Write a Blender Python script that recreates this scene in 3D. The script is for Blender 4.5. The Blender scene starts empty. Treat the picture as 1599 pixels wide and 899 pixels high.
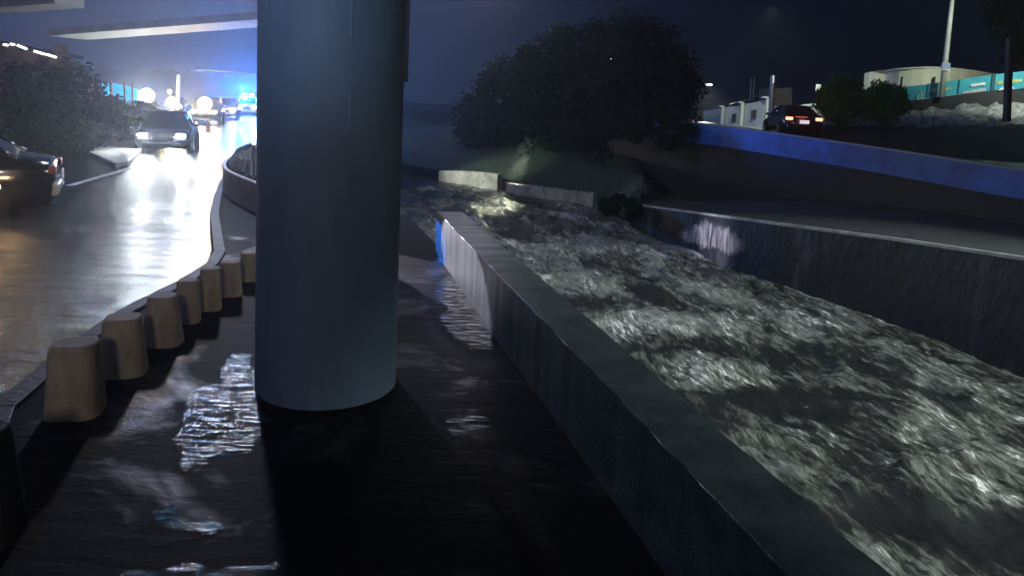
import bpy, bmesh, math, random
import numpy as np
from mathutils import Matrix, Vector
R = math.radians
random.seed(7); rng = np.random.default_rng(7)
scene = bpy.context.scene
col = scene.collection

# ------------------------------------------------------------------ camera
F, CX, CY, H = 1155.0, 799.5, 280.0, 2.0          # focal length in photo pixels, principal point, eye height
cam_d = bpy.data.cameras.new('camera'); cam = bpy.data.objects.new('camera', cam_d); col.objects.link(cam)
cam_d.sensor_width = 36; cam_d.lens = 36 * F / 1599; cam_d.shift_y = -(449.5 - CY) / 1599
cam_d.clip_start = 0.05; cam_d.clip_end = 2000
MR = Matrix.Rotation(R(84), 4, 'X') @ Matrix.Rotation(R(2.5), 4, 'Z')
cam.matrix_world = Matrix.Translation((0, 0, H)) @ MR
scene.camera = cam
R3 = MR.to_3x3()

# ------------------------------------------------------------------ world: night sky with city glow
w = bpy.data.worlds.new('World'); scene.world = w; w.use_nodes = True
nt = w.node_tree; nt.nodes.clear()
wo = nt.nodes.new('ShaderNodeOutputWorld'); bg = nt.nodes.new('ShaderNodeBackground')
bg2 = nt.nodes.new('ShaderNodeBackground'); addw = nt.nodes.new('ShaderNodeAddShader')
sky = nt.nodes.new('ShaderNodeTexSky'); sky.sky_type = 'NISHITA'; sky.sun_disc = False
sky.sun_elevation = R(-8); sky.sun_rotation = R(200)
nt.links.new(sky.outputs[0], bg.inputs[0]); bg.inputs[1].default_value = 0.02
tc = nt.nodes.new('ShaderNodeTexCoord'); sx = nt.nodes.new('ShaderNodeSeparateXYZ')
nt.links.new(tc.outputs['Generated'], sx.inputs[0])
rp = nt.nodes.new('ShaderNodeValToRGB'); nt.links.new(sx.outputs[0], rp.inputs[0])
mrw = nt.nodes.new('ShaderNodeMapRange'); nt.links.new(sx.outputs[0], mrw.inputs[0])
mrw.inputs[1].default_value = -0.6; mrw.inputs[2].default_value = 0.6
nt.links.new(mrw.outputs[0], rp.inputs[0])
e = rp.color_ramp.elements
e[0].position = 0.0; e[0].color = (.035, .055, .14, 1)
e[1].position = 1.0; e[1].color = (.0012, .0018, .005, 1)
m_ = e.new(0.38); m_.color = (.020, .040, .095, 1)
m2_ = e.new(0.62); m2_.color = (.003, .005, .013, 1)
nt.links.new(rp.outputs[0], bg2.inputs[0]); bg2.inputs[1].default_value = 1.0
nt.links.new(bg.outputs[0], addw.inputs[0]); nt.links.new(bg2.outputs[0], addw.inputs[1])
nt.links.new(addw.outputs[0], wo.inputs[0])

def lamp(name, kind, loc, power, color, size=.1, target=None, spot=60, blend=.3):
    d = bpy.data.lights.new(name, kind); o = bpy.data.objects.new(name, d); col.objects.link(o)
    o.location = loc; d.energy = power; d.color = color
    if kind in ('POINT', 'SPOT'): d.shadow_soft_size = size
    if kind == 'SPOT': d.spot_size = R(spot); d.spot_blend = blend
    if kind == 'AREA': d.size = size
    if target is not None:
        v = Vector(target) - Vector(loc)
        o.rotation_euler = v.to_track_quat('-Z', 'Y').to_euler()
    return o
# faint moonlight
sl = lamp('moon', 'SUN', (0, 0, 30), 0.012, (.75, .85, 1)); sl.data.angle = R(6); sl.rotation_euler = (R(40), R(25), 0)

# view
vs = scene.view_settings; vs.view_transform = 'Standard'; vs.look = 'None'; vs.exposure = 0; vs.gamma = 1
cy = scene.cycles
cy.use_denoising = True; cy.max_bounces = 5; cy.diffuse_bounces = 2; cy.glossy_bounces = 3; cy.volume_bounces = 0
cy.transmission_bounces = 3; cy.sample_clamp_indirect = 3; cy.caustics_reflective = False; cy.caustics_refractive = False

# ------------------------------------------------------------------ helpers
def ray(u, v):
    return R3 @ Vector(((u - CX) / F, -(v - CY) / F, -1))
def at(u, v, z=None, d=None):
    r = ray(u, v)
    t = (z - H) / r.z if z is not None else d / r.y
    return Vector((r.x * t, r.y * t, H + r.z * t))

def tag(o, label=None, cat=None, group=None, kind=None):
    if label: o['label'] = label
    if cat: o['category'] = cat
    if group: o['group'] = group
    if kind: o['kind'] = kind
    return o
def empty(name, loc=(0, 0, 0), rz=0, **k):
    o = bpy.data.objects.new(name, None); col.objects.link(o); o.location = loc; o.rotation_euler = (0, 0, rz)
    o.empty_display_size = .2
    return tag(o, **k)
class MB:
    def __init__(s): s.v = []; s.f = []; s.m = []
    def add(s, vs_, fs, mi=0):
        b = len(s.v); s.v += [tuple(p) for p in vs_]; s.f += [tuple(i + b for i in f) for f in fs]; s.m += [mi] * len(fs); return s
    def box(s, c, d, rz=0, mi=0, taper=1.0):
        x, y, z = d[0] / 2, d[1] / 2, d[2] / 2; ca, sa = math.cos(rz), math.sin(rz); P = []
        for k, t in ((-z, 1), (z, taper)):
            for px, py in ((-x * t, -y * t), (x * t, -y * t), (x * t, y * t), (-x * t, y * t)):
                P.append((c[0] + px * ca - py * sa, c[1] + px * sa + py * ca, c[2] + k))
        return s.add(P, [(0, 3, 2, 1), (4, 5, 6, 7), (0, 1, 5, 4), (1, 2, 6, 5), (2, 3, 7, 6), (3, 0, 4, 7)], mi)
    def tube(s, pts, rad, n=10, mi=0, caps=True):
        pts = [Vector(p) for p in pts]; rr = rad if isinstance(rad, (list, tuple)) else [rad] * len(pts); V = []; Fc = []
        for i, p in enumerate(pts):
            t = (pts[min(i + 1, len(pts) - 1)] - pts[max(i - 1, 0)]).normalized()
            a = Vector((0, 0, 1)) if abs(t.z) < .9 else Vector((1, 0, 0))
            u_ = t.cross(a).normalized(); w_ = t.cross(u_).normalized()
            for k in range(n):
                an = 2 * math.pi * k / n; V.append(p + (u_ * math.cos(an) + w_ * math.sin(an)) * rr[i])
        for i in range(len(pts) - 1):
            for k in range(n):
                Fc.append((i * n + k, i * n + (k + 1) % n, (i + 1) * n + (k + 1) % n, (i + 1) * n + k))
        if caps: Fc.append(tuple(range(n))[::-1]); Fc.append(tuple((len(pts) - 1) * n + k for k in range(n)))
        return s.add(V, Fc, mi)
    def prism(s, poly, z0, z1, mi=0):                 # poly counter-clockwise, z1 number or list
        n = len(poly); za = z0 if isinstance(z0, (list, tuple)) else [z0] * n; zb = z1 if isinstance(z1, (list, tuple)) else [z1] * n
        V = [(p[0], p[1], za[i]) for i, p in enumerate(poly)] + [(p[0], p[1], zb[i]) for i, p in enumerate(poly)]
        return s.add(V, [tuple(range(n))[::-1], tuple(range(n, 2 * n))] + [(i, (i + 1) % n, n + (i + 1) % n, n + i) for i in range(n)], mi)
    def build(s, name, mats, parent=None, smooth=False, bevel=0, fix=True, **k):
        me = bpy.data.meshes.new(name); me.from_pydata([tuple(p) for p in s.v], [], s.f)
        for m in (mats if isinstance(mats, (list, tuple)) else [mats]): me.materials.append(m)
        for i, p in enumerate(me.polygons): p.material_index = s.m[i]
        if fix:
            bm = bmesh.new(); bm.from_mesh(me); bmesh.ops.recalc_face_normals(bm, faces=bm.faces); bm.to_mesh(me); bm.free()
        if smooth: me.polygons.foreach_set('use_smooth', [True] * len(me.polygons))
        me.update()
        o = bpy.data.objects.new(name, me); col.objects.link(o)
        if parent: o.parent = parent
        if bevel:
            b = o.modifiers.new('b', 'BEVEL'); b.width = bevel; b.segments = 2; b.limit_method = 'ANGLE'
        return tag(o, **k)

def mat(name, base=(.5, .5, .5), rough=.6, metal=0, emit=None, estr=0, spec=.5, noise=None, bump=None, alpha=1, coat=0):
    """noise=(colour2, scale, detail, (mapping scale)); bump=(scale, strength, distance, mapping)"""
    m = bpy.data.materials.new(name); m.use_nodes = True; n = m.node_tree; b = n.nodes['Principled BSDF']
    b.inputs['Base Color'].default_value = (*base, 1); b.inputs['Roughness'].default_value = rough; b.inputs['Metallic'].default_value = metal
    b.inputs['Specular IOR Level'].default_value = spec; b.inputs['Coat Weight'].default_value = coat
    if emit: b.inputs['Emission Color'].default_value = (*emit, 1); b.inputs['Emission Strength'].default_value = estr
    def co(ms):
        t = n.nodes.new('ShaderNodeTexCoord'); mp = n.nodes.new('ShaderNodeMapping'); mp.inputs['Scale'].default_value = ms
        n.links.new(t.outputs['Object'], mp.inputs[0]); return mp.outputs[0]
    if noise:
        c2, sc, det, ms = noise
        t = n.nodes.new('ShaderNodeTexNoise'); t.inputs['Scale'].default_value = sc; t.inputs['Detail'].default_value = det; t.inputs['Roughness'].default_value = .65
        n.links.new(co(ms), t.inputs['Vector'])
        r = n.nodes.new('ShaderNodeValToRGB'); r.color_ramp.elements[0].position = .35; r.color_ramp.elements[1].position = .65
        r.color_ramp.elements[0].color = (*base, 1); r.color_ramp.elements[1].color = (*c2, 1)
        n.links.new(t.outputs[0], r.inputs[0]); n.links.new(r.outputs[0], b.inputs['Base Color'])
    if bump:
        sc, st, di, ms = bump
        t = n.nodes.new('ShaderNodeTexNoise'); t.inputs['Scale'].default_value = sc; t.inputs['Detail'].default_value = 5
        n.links.new(co(ms), t.inputs['Vector'])
        bp = n.nodes.new('ShaderNodeBump'); bp.inputs['Strength'].default_value = st; bp.inputs['Distance'].default_value = di
        n.links.new(t.outputs[0], bp.inputs['Height']); n.links.new(bp.outputs[0], b.inputs['Normal'])
    return m

def N(nodes, typ, **kw):
    n = nodes.new(typ)
    for k, v in kw.items():
        if k in n.inputs: n.inputs[k].default_value = v
        else: setattr(n, k, v)
    return n

# ------------------------------------------------------------------ materials
def wet_ground(name, base, base2, puddle_lo, puddle_hi, r_wet, r_dry, ripple, patch_scale=.6, spec_dry=.25, ripscale=1.7):
    m = bpy.data.materials.new(name); m.use_nodes = True; n = m.node_tree; L = n.links.new; b = n.nodes['Principled BSDF']
    g = N(n.nodes, 'ShaderNodeNewGeometry')
    mp = N(n.nodes, 'ShaderNodeMapping'); mp.inputs['Scale'].default_value = (1, 1, 1); L(g.outputs['Position'], mp.inputs[0])
    pn = N(n.nodes, 'ShaderNodeTexNoise', Scale=patch_scale, Detail=5.0, Roughness=.62, Distortion=.6); L(mp.outputs[0], pn.inputs['Vector'])
    pm = N(n.nodes, 'ShaderNodeMapRange'); pm.inputs[1].default_value = puddle_lo; pm.inputs[2].default_value = puddle_hi; L(pn.outputs[0], pm.inputs[0])
    rr = N(n.nodes, 'ShaderNodeMapRange'); rr.inputs[3].default_value = r_dry; rr.inputs[4].default_value = r_wet; L(pm.outputs[0], rr.inputs[0]); L(rr.outputs[0], b.inputs['Roughness'])
    sp = N(n.nodes, 'ShaderNodeMapRange'); sp.inputs[3].default_value = spec_dry; sp.inputs[4].default_value = .55; L(pm.outputs[0], sp.inputs[0]); L(sp.outputs[0], b.inputs['Specular IOR Level'])
    cn = N(n.nodes, 'ShaderNodeTexNoise', Scale=2.2, Detail=8.0, Roughness=.7); L(g.outputs['Position'], cn.inputs['Vector'])
    cm = N(n.nodes, 'ShaderNodeMix', data_type='RGBA'); cm.inputs[6].default_value = (*base, 1); cm.inputs[7].default_value = (*base2, 1)
    cr = N(n.nodes, 'ShaderNodeMapRange'); cr.inputs[1].default_value = .35; cr.inputs[2].default_value = .65; L(cn.outputs[0], cr.inputs[0]); L(cr.outputs[0], cm.inputs[0]); L(cm.outputs[2], b.inputs['Base Color'])
    # ripples: longer along x than along y
    m2 = N(n.nodes, 'ShaderNodeMapping'); m2.inputs['Scale'].default_value = (1.0, 3.2, 1); L(g.outputs['Position'], m2.inputs[0])
    r1 = N(n.nodes, 'ShaderNodeTexNoise', Scale=ripscale, Detail=6.0, Roughness=.62, Distortion=.5); L(m2.outputs[0], r1.inputs['Vector'])
    r2 = N(n.nodes, 'ShaderNodeTexNoise', Scale=42.0, Detail=3.0, Roughness=.6); L(g.outputs['Position'], r2.inputs['Vector'])
    ad = N(n.nodes, 'ShaderNodeMath', operation='MULTIPLY_ADD'); L(r2.outputs[0], ad.inputs[0]); ad.inputs[1].default_value = .10; L(r1.outputs[0], ad.inputs[2])
    bp = N(n.nodes, 'ShaderNodeBump', Strength=1.0, Distance=ripple); L(ad.outputs[0], bp.inputs['Height']); L(bp.outputs[0], b.inputs['Normal'])
    return m
M = {}
M['road'] = wet_ground('wet_asphalt', (.018, .019, .022), (.035, .036, .040), .30, .50, .07, .15, .13, .35, .5, ripscale=.9)
M['walk'] = wet_ground('wet_pavement', (.005, .0055, .008), (.010, .0105, .013), .55, .72, .25, .6, .012, .75, .045)
M['quay'] = mat('worn_concrete_quay', (.05, .05, .048), .55, noise=((.030, .030, .030), .9, 8, (1, 1, 1)), bump=(14, .4, .02, (1, 1, 1)))
M['conc_col'] = mat('blue_tinted_column_concrete', (.13, .185, .265), .6, noise=((.075, .115, .17), 1.0, 10, (1.4, 1.4, .4)), bump=(26, .22, .006, (1, 1, .6)))  # blue cast of light and haze put into the column's base colour
M['conc_seam'] = mat('column_seam', (.135, .20, .285), .6, bump=(30, .4, .01, (1, 1, 1)))
M['conc'] = mat('weathered_concrete', (.26, .26, .25), .6, noise=((.13, .13, .125), 1.8, 9, (1, 1, .5)), bump=(20, .6, .02, (1, 1, 1)))
M['bollard'] = mat('faded_ochre_concrete', (.50, .39, .27), .7, noise=((.28, .205, .145), 5, 8, (1, 1, .5)), bump=(28, .5, .01, (1, 1, 1)))
M['bollard_dark'] = mat('black_concrete', (.008, .008, .008), .7, noise=((.014, .013, .012), 5, 6, (1, 1, 1)), bump=(28, .5, .01, (1, 1, 1)))  # near-black version of the bollard concrete
M['blue_par'] = mat('blue_painted_parapet', (.014, .05, .24), .4, noise=((.045, .15, .58), .9, 9, (1, 1, 1)), bump=(16, .4, .01, (1, 1, 1)))
M['cap'] = mat('bare_concrete_cap', (.35, .37, .42), .6, noise=((.2, .2, .22), 3, 8, (1, 1, 1)))
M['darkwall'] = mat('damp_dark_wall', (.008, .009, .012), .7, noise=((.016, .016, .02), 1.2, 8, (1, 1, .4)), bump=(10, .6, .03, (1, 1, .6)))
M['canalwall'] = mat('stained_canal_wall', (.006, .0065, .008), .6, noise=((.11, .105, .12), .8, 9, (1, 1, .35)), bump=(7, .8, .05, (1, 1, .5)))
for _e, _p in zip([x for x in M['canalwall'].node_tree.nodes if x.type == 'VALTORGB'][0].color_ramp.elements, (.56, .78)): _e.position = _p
M['lip'] = mat('worn_white_edge', (.45, .45, .42), .6, noise=((.18, .18, .17), 2.5, 9, (1, 1, 1)))
M['plaster'] = mat('pale_plaster', (.60, .62, .55), .8, noise=((.40, .42, .38), 1.2, 8, (1, 1, .4)))
M['cream'] = mat('cream_render', (.62, .62, .46), .8, noise=((.48, .48, .36), 1.0, 8, (1, 1, .3)))
M['teal'] = mat('teal_painted_panel', (.02, .26, .34), .5, noise=((.03, .34, .42), 1.6, 6, (1, 1, 1)))
M['teal_dark'] = mat('dark_teal_joint', (.01, .12, .17), .5)
M['yellowpaint'] = mat('pale_yellow_lettering', (.62, .66, .22), .6)
M['whitepaint'] = mat('white_paint', (.75, .77, .78), .6, noise=((.5, .52, .54), 8, 5, (1, 1, 1)))
M['rock'] = mat('pale_rubble_stone', (.42, .42, .41), .7, noise=((.14, .14, .13), 3.5, 9, (1, 1, 1)), bump=(5, 1, .15, (1, 1, 1)))
M['rock_dim'] = mat('grimy_boulder', (.10, .10, .11), .8, noise=((.05, .05, .055), 3.5, 9, (1, 1, 1)), bump=(5, 1, .08, (1, 1, 1)))
M['soil'] = mat('dark_wet_soil', (.025, .022, .018), .7, noise=((.05, .045, .035), 2.5, 8, (1, 1, 1)), bump=(8, 1, .08, (1, 1, 1)))
M['grass'] = mat('grass_blades', (.025, .12, .035), .7, spec=.1, noise=((.06, .13, .05), 3, 4, (1, 1, 1)))
M['earth'] = mat('grassy_earth', (.007, .036, .012), .9, noise=((.014, .016, .010), 1, 8, (1, 1, 1)), bump=(4, 1, .1, (1, 1, 1)))
M['bark'] = mat('dark_bark', (.05, .04, .03), .9, bump=(12, 1, .03, (1, 1, .3)))
M['leaf'] = mat('tree_leaves', (.014, .028, .020), .8, spec=.06, noise=((.03, .05, .025), .5, 4, (1, 1, 1)))
M['leaf_dark'] = mat('dark_shrub_leaves', (.010, .018, .010), .85, spec=.06, noise=((.022, .036, .014), .8, 4, (1, 1, 1)))
M['leaf_topi'] = mat('clipped_shrub_leaves', (.06, .14, .03), .8, spec=.1, noise=((.09, .19, .05), 2, 4, (1, 1, 1)))
M['pole'] = mat('pale_pole_paint', (.55, .57, .5), .5, noise=((.4, .42, .38), 2, 6, (1, 1, .2)))
M['metal'] = mat('dark_metal', (.03, .03, .035), .4, metal=.6)
M['carblack'] = mat('black_car_paint', (.008, .008, .010), .18, coat=.6)
M['cargrey'] = mat('dark_grey_car_paint', (.05, .055, .065), .22, metal=.3, coat=.6)
M['carwhite'] = mat('white_car_paint', (.55, .56, .58), .25, coat=.6)
M['glass'] = mat('tinted_car_glass', (.012, .015, .018), .05, spec=.7)
M['tyre'] = mat('tyre_rubber', (.015, .015, .015), .8)
M['rim'] = mat('wheel_rim', (.45, .46, .48), .3, metal=.8)
M['chrome'] = mat('chrome_trim', (.6, .6, .62), .15, metal=1)
M['head_off'] = mat('headlamp_lens', (.6, .65, .7), .1)
M['head'] = mat('lit_headlamp', (.9, .9, .9), .3, emit=(.88, .95, 1), estr=650)
M['head_warm'] = mat('lit_warm_headlamp', (.9, .9, .9), .3, emit=(1, .80, .50), estr=260)
M['head_pink'] = mat('lit_pinkish_headlamp', (.9, .9, .9), .3, emit=(1, .88, .86), estr=260)
M['tail'] = mat('lit_tail_lamp', (.6, .05, .03), .3, emit=(1, .16, .10), estr=7)
M['tail_dim'] = mat('tail_lamp', (.30, .08, .08), .3)
M['red_lamp'] = mat('red_beacon', (.8, .2, .2), .3, emit=(1, .12, .10), estr=160)
M['amber'] = mat('amber_marker_lamp', (.8, .4, .1), .3, emit=(1, .62, .28), estr=160)
M['blue_lamp'] = mat('blue_beacon', (.1, .4, .9), .3, emit=(.01, .30, 1), estr=220)
M['plate'] = mat('lit_licence_plate', (.7, .75, .85), .5, emit=(.75, .85, 1), estr=.7)
M['plate_mark'] = mat('plate_lettering', (.05, .05, .08), .5)
M['lamp_lens'] = mat('street_lamp_lens', (.9, .9, .9), .3, emit=(.93, 1, .96), estr=60)
M['lamp_glow'] = mat('bright_white_lamp', (.9, .9, .9), .3, emit=(.92, 1, .98), estr=45)
M['lamp_yellow'] = mat('yellow_lamp', (.9, .9, .6), .3, emit=(1, .74, .36), estr=9)
M['tube_light'] = mat('fluorescent_tube', (.9, .9, .9), .3, emit=(1, .98, .85), estr=3.0)
M['litblue'] = mat('backlit_cyan_panel', (.05, .4, .6), .4, emit=(.07, .52, .95), estr=.95)
M['signblue'] = mat('pale_blue_sign', (.25, .30, .55), .5)
M['dirtline'] = mat('faded_road_paint', (.55, .56, .55), .5, noise=((.12, .12, .12), 4, 8, (1, 1, 1)))
M['facade_dim'] = mat('dim_facade', (.035, .03, .03), .8, noise=((.05, .04, .04), 1, 6, (1, 1, 1)))
M['window_dim'] = mat('dim_window', (.03, .035, .045), .1)

# ------------------------------------------------------------------ numpy noise
def _hash(ix, iy, seed):
    h = (ix.astype(np.int64) * 374761393 + iy.astype(np.int64) * 668265263 + seed * 974634777) & 0xffffffff
    h = ((h ^ (h >> 13)) * 1274126177) & 0xffffffff
    return ((h ^ (h >> 16)) & 0xffffff) / float(0xffffff)
def vnoise(x, y, seed=0):
    ix = np.floor(x); iy = np.floor(y); fx = x - ix; fy = y - iy
    fx = fx * fx * fx * (fx * (fx * 6 - 15) + 10); fy = fy * fy * fy * (fy * (fy * 6 - 15) + 10)
    a = _hash(ix, iy, seed); b = _hash(ix + 1, iy, seed); c = _hash(ix, iy + 1, seed); d = _hash(ix + 1, iy + 1, seed)
    return (a * (1 - fx) + b * fx) * (1 - fy) + (c * (1 - fx) + d * fx) * fy
def fbm(x, y, oct=5, seed=0, rough=.5):
    s = 0; a = 1; t = 0
    for i in range(oct):
        s = s + a * vnoise(x * 2 ** i + 13.1 * i, y * 2 ** i + 7.7 * i, seed + i); t += a; a *= rough
    return s / t
def ridged(x, y, oct=4, seed=0, rough=.55):
    s = 0; a = 1; t = 0
    for i in range(oct):
        v = 1 - np.abs(2 * vnoise(x * 2 ** i + 3.3 * i, y * 2 ** i + 9.1 * i, seed + i) - 1); s = s + a * v * v; t += a; a *= rough
    return s / t
def grid_mesh(name, X, Y, Z, mats, attr=None, smooth=True, **k):
    ny, nx = X.shape
    me = bpy.data.meshes.new(name); V = np.stack([X, Y, Z], -1).reshape(-1, 3)
    i = np.arange(ny * nx).reshape(ny, nx)
    q = np.stack([i[:-1, :-1], i[:-1, 1:], i[1:, 1:], i[1:, :-1]], -1).reshape(-1, 4)
    me.vertices.add(len(V)); me.vertices.foreach_set('co', V.ravel())
    me.loops.add(q.size); me.loops.foreach_set('vertex_index', q.ravel().astype(np.int32))
    me.polygons.add(len(q)); me.polygons.foreach_set('loop_start', (np.arange(len(q)) * 4).astype(np.int32)); me.polygons.foreach_set('loop_total', np.full(len(q), 4, np.int32))
    me.polygons.foreach_set('use_smooth', np.full(len(q), smooth))
    me.update(calc_edges=True); me.materials.append(mats)
    if attr is not None:
        a = me.attributes.new('foam', 'FLOAT', 'POINT'); a.data.foreach_set('value', attr.ravel().astype(np.float32))
    me.validate()
    o = bpy.data.objects.new(name, me); col.objects.link(o); return tag(o, **k)

ZROAD, ZRIV = -.30, -1.80
VD = Vector((-.267, 1, 0)).normalized()            # direction of the viaduct and canal

# ------------------------------------------------------------------ ground sheet (low, under everything)
X, Y = np.meshgrid(np.linspace(-400, 400, 60), np.linspace(-60, 700, 60))
Z = -3.2 + 0 * X
grid_mesh('ground', X, Y, Z, M['soil'], kind='structure')

# ------------------------------------------------------------------ road (left)
kerb_pix = [(-60, 860), (18, 640), (95, 573), (150, 528), (208, 488), (262, 460), (300, 440), (338, 415), (350, 395), (345, 365), (340, 335), (345, 305), (362, 262)]
kerb = [at(u, v, z=0) for u, v in kerb_pix]
kerb = [Vector((-2.6, -3, 0))] + [p for p in kerb]
xs = np.linspace(-60, 4, 90); ys = np.concatenate([np.linspace(-6, 30, 80), np.linspace(31, 200, 60)])
X, Y = np.meshgrid(xs, ys)
Xr = np.minimum(X, 4 - .0 * Y)
RDZ = ZROAD + .02 * (fbm(X * .3, Y * .3, 3, 5) - .5)
right_lim = 0.6 - .267 * Y - .3                    # keep the road left of the canal edge
Xr = np.where(X > right_lim, right_lim, X)
grid_mesh('road', Xr, Y, RDZ, M['road'], kind='structure')
# far left ground beyond the road rises into an embankment
# ------------------------------------------------------------------ walkway
def wallx(y): return .16 - .262 * (y - 5.2)          # inner (walkway) face of the parapet
edge_r = [Vector((wallx(y) + .15, y, 0)) for y in (-3, 0, 3, 6, 9.6)]
edge_far = [Vector((-1.25, 10.8, 0)), Vector((-1.94, 13.2, 0)), Vector((-3.2, 17.5, 0)), Vector((-5.2, 17.9, 0))]
poly = [p for p in kerb] + edge_far[::-1] + edge_r[::-1]
poly = poly[::-1]
# dense top through triangulated n-gon is fine (bump only)
mb = MB(); mb.prism([(p.x, p.y) for p in poly], -3.0, 0.0)
mb.build('pavement', M['walk'], kind='structure')
def edge_alpha(mat_, sc, scale, lo, hi, k=.6):
    _n = mat_.node_tree; _b = _n.nodes['Principled BSDF']; _g = _n.nodes.new('ShaderNodeNewGeometry'); _m = _n.nodes.new('ShaderNodeMapping'); _m.inputs['Scale'].default_value = sc
    _t = _n.nodes.new('ShaderNodeTexNoise'); _t.inputs['Scale'].default_value = scale; _t.inputs['Detail'].default_value = 6; _t.inputs['Roughness'].default_value = .7
    _a = _n.nodes.new('ShaderNodeAttribute'); _a.attribute_name = 'edge'; _x = _n.nodes.new('ShaderNodeMath'); _x.operation = 'MULTIPLY_ADD'; _x.inputs[1].default_value = k
    _r = _n.nodes.new('ShaderNodeMapRange'); _r.inputs[1].default_value = lo; _r.inputs[2].default_value = hi
    L_ = _n.links.new; L_(_g.outputs['Position'], _m.inputs[0]); L_(_m.outputs[0], _t.inputs['Vector']); L_(_a.outputs['Fac'], _x.inputs[0]); L_(_t.outputs[0], _x.inputs[2]); L_(_x.outputs[0], _r.inputs[0]); L_(_r.outputs[0], _b.inputs['Alpha'])
def fan_patch(name, P, mat_, parent=None, inner=.55, **k):
    c = sum(P, Vector()) / len(P); n_ = len(P); V = [tuple(p) for p in P] + [tuple(c + (p - c) * inner) for p in P] + [tuple(c)]
    Fc = [(i, (i + 1) % n_, n_ + (i + 1) % n_, n_ + i) for i in range(n_)] + [(n_ + i, n_ + (i + 1) % n_, 2 * n_) for i in range(n_)]
    o = MB().add(V, Fc).build(name, mat_, parent, fix=False, **k); a = o.data.attributes.new('edge', 'FLOAT', 'POINT')
    a.data.foreach_set('value', [0.0] * n_ + [1.0] * (n_ + 1)); return o
M['puddle'] = wet_ground('puddle_water', (.008, .009, .011), (.014, .015, .017), .30, .45, .03, .05, .009, .8, .5, ripscale=7.0)
edge_alpha(M['puddle'], (1.3, 8, 1), 3.4, .73, .90, .30)
PUD = [([(283, 640), (300, 602), (345, 590), (352, 556), (368, 540), (402, 548), (420, 575), (425, 690), (405, 728), (330, 732), (268, 762), (250, 700)], 21), ([(110, 905), (190, 884), (300, 872), (470, 866), (480, 930), (300, 980), (110, 980)], 22),
       ([(688, 402), (706, 400), (740, 448), (781, 515), (781, 560), (735, 562), (690, 520), (672, 450)], 23), ([(690, 655), (730, 640), (775, 652), (768, 680), (700, 682)], 24), ([(225, 800), (260, 782), (330, 806), (372, 822), (340, 836), (250, 822)], 25)]
for pix, sd in PUD:
    P = [at(u, v, z=.005) for u, v in pix]
    for _ in range(4):
        P = [q for i_ in range(len(P)) for q in (P[i_], (P[i_] + P[(i_ + 1) % len(P)]) / 2 + Vector((random.uniform(-1, 1), random.uniform(-1, 1), 0)) * .13 * (P[i_] - P[(i_ + 1) % len(P)]).length)]
    fan_patch('puddle', P, M['puddle'], inner=.8, kind='structure')
# kerb stones in a run (one kerb)
mb = MB()
for a, b in zip(kerb[:-1], kerb[1:]):
    d = (b - a); L_ = d.length; c = (a + b) / 2; rz = math.atan2(d.y, d.x)
    nn = Vector((-d.y, d.x, 0)).normalized()
    mb.box((c.x + nn.x * .05, c.y + nn.y * .05, -.11), (L_ + .04, .14, .28), rz)
M['kerbdark'] = mat('grimy_kerb', (.05, .05, .052), .6, noise=((.09, .09, .09), 4, 8, (1, 1, 1)), bump=(20, .6, .02, (1, 1, 1)))
mb.build('kerb', M['kerbdark'], kind='structure', bevel=.01)

# ------------------------------------------------------------------ parapet between walkway and river
def wall_run(name, pts, thick, z0, ztop, mats, seg=.35, wob=.012, parent=None, **k):
    """wall along pts (left face), top z list; chamfered worn edges"""
    P = []; ZT = []
    for i in range(len(pts) - 1):
        a, b = Vector(pts[i]), Vector(pts[i + 1]); n_ = max(1, int((b - a).length / seg))
        for j in range(n_):
            t = j / n_; P.append(a.lerp(b, t)); ZT.append(ztop[i] * (1 - t) + ztop[i + 1] * t)
    P.append(Vector(pts[-1])); ZT.append(ztop[-1])
    V = []; n = len(P)
    for i, p in enumerate(P):
        d = (P[min(i + 1, n - 1)] - P[max(i - 1, 0)]); d.z = 0; d.normalize(); q = Vector((d.y, -d.x, 0))
        zt = ZT[i] + random.uniform(-wob, wob); c = .010
        w0 = random.uniform(-wob, wob)
        prof = [(0 + w0 * .3, z0), (0 + w0, zt - .004), (.003, zt), (thick - c, zt + random.uniform(-.004, .004)), (thick + w0, zt - c), (thick, z0)]
        for o_, z in prof: V.append((p.x + q.x * o_, p.y + q.y * o_, z))
    Fc = []
    for i in range(n - 1):
        for j in range(6):
            Fc.append((i * 6 + j, i * 6 + (j + 1) % 6, (i + 1) * 6 + (j + 1) % 6, (i + 1) * 6 + j))
    Fc.append(tuple(range(6))); Fc.append(tuple((n - 1) * 6 + j for j in range(6)))
    return MB().add(V, Fc).build(name, mats, parent, **k)
M['parapet'] = mat('wet_parapet_concrete', (.060, .078, .080), .36, noise=((.028, .040, .041), 6, 10, (1, 1, 1)), bump=(48, .6, .007, (1, 1, 1)))
wall_run('river_parapet', [Vector((wallx(y), y, 0)) for y in (-4, 9.45)], .34, -2.9, [.53, .55], M['parapet'], seg=.12, wob=.006,
         label='long low wet concrete parapet running beside the river, its far end lit blue and white', cat='parapet wall')
# left canal bank edge beyond the parapet
wall_run('canal_bank', [Vector((-3.2, 17.5, 0)), Vector((-8.2, 36, 0)), Vector((-16, 60, 0)), Vector((-40, 130, 0))], .3, -2.9, [-.02, -.3, -.3, -.3], M['darkwall'], seg=2, kind='structure')

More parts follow.
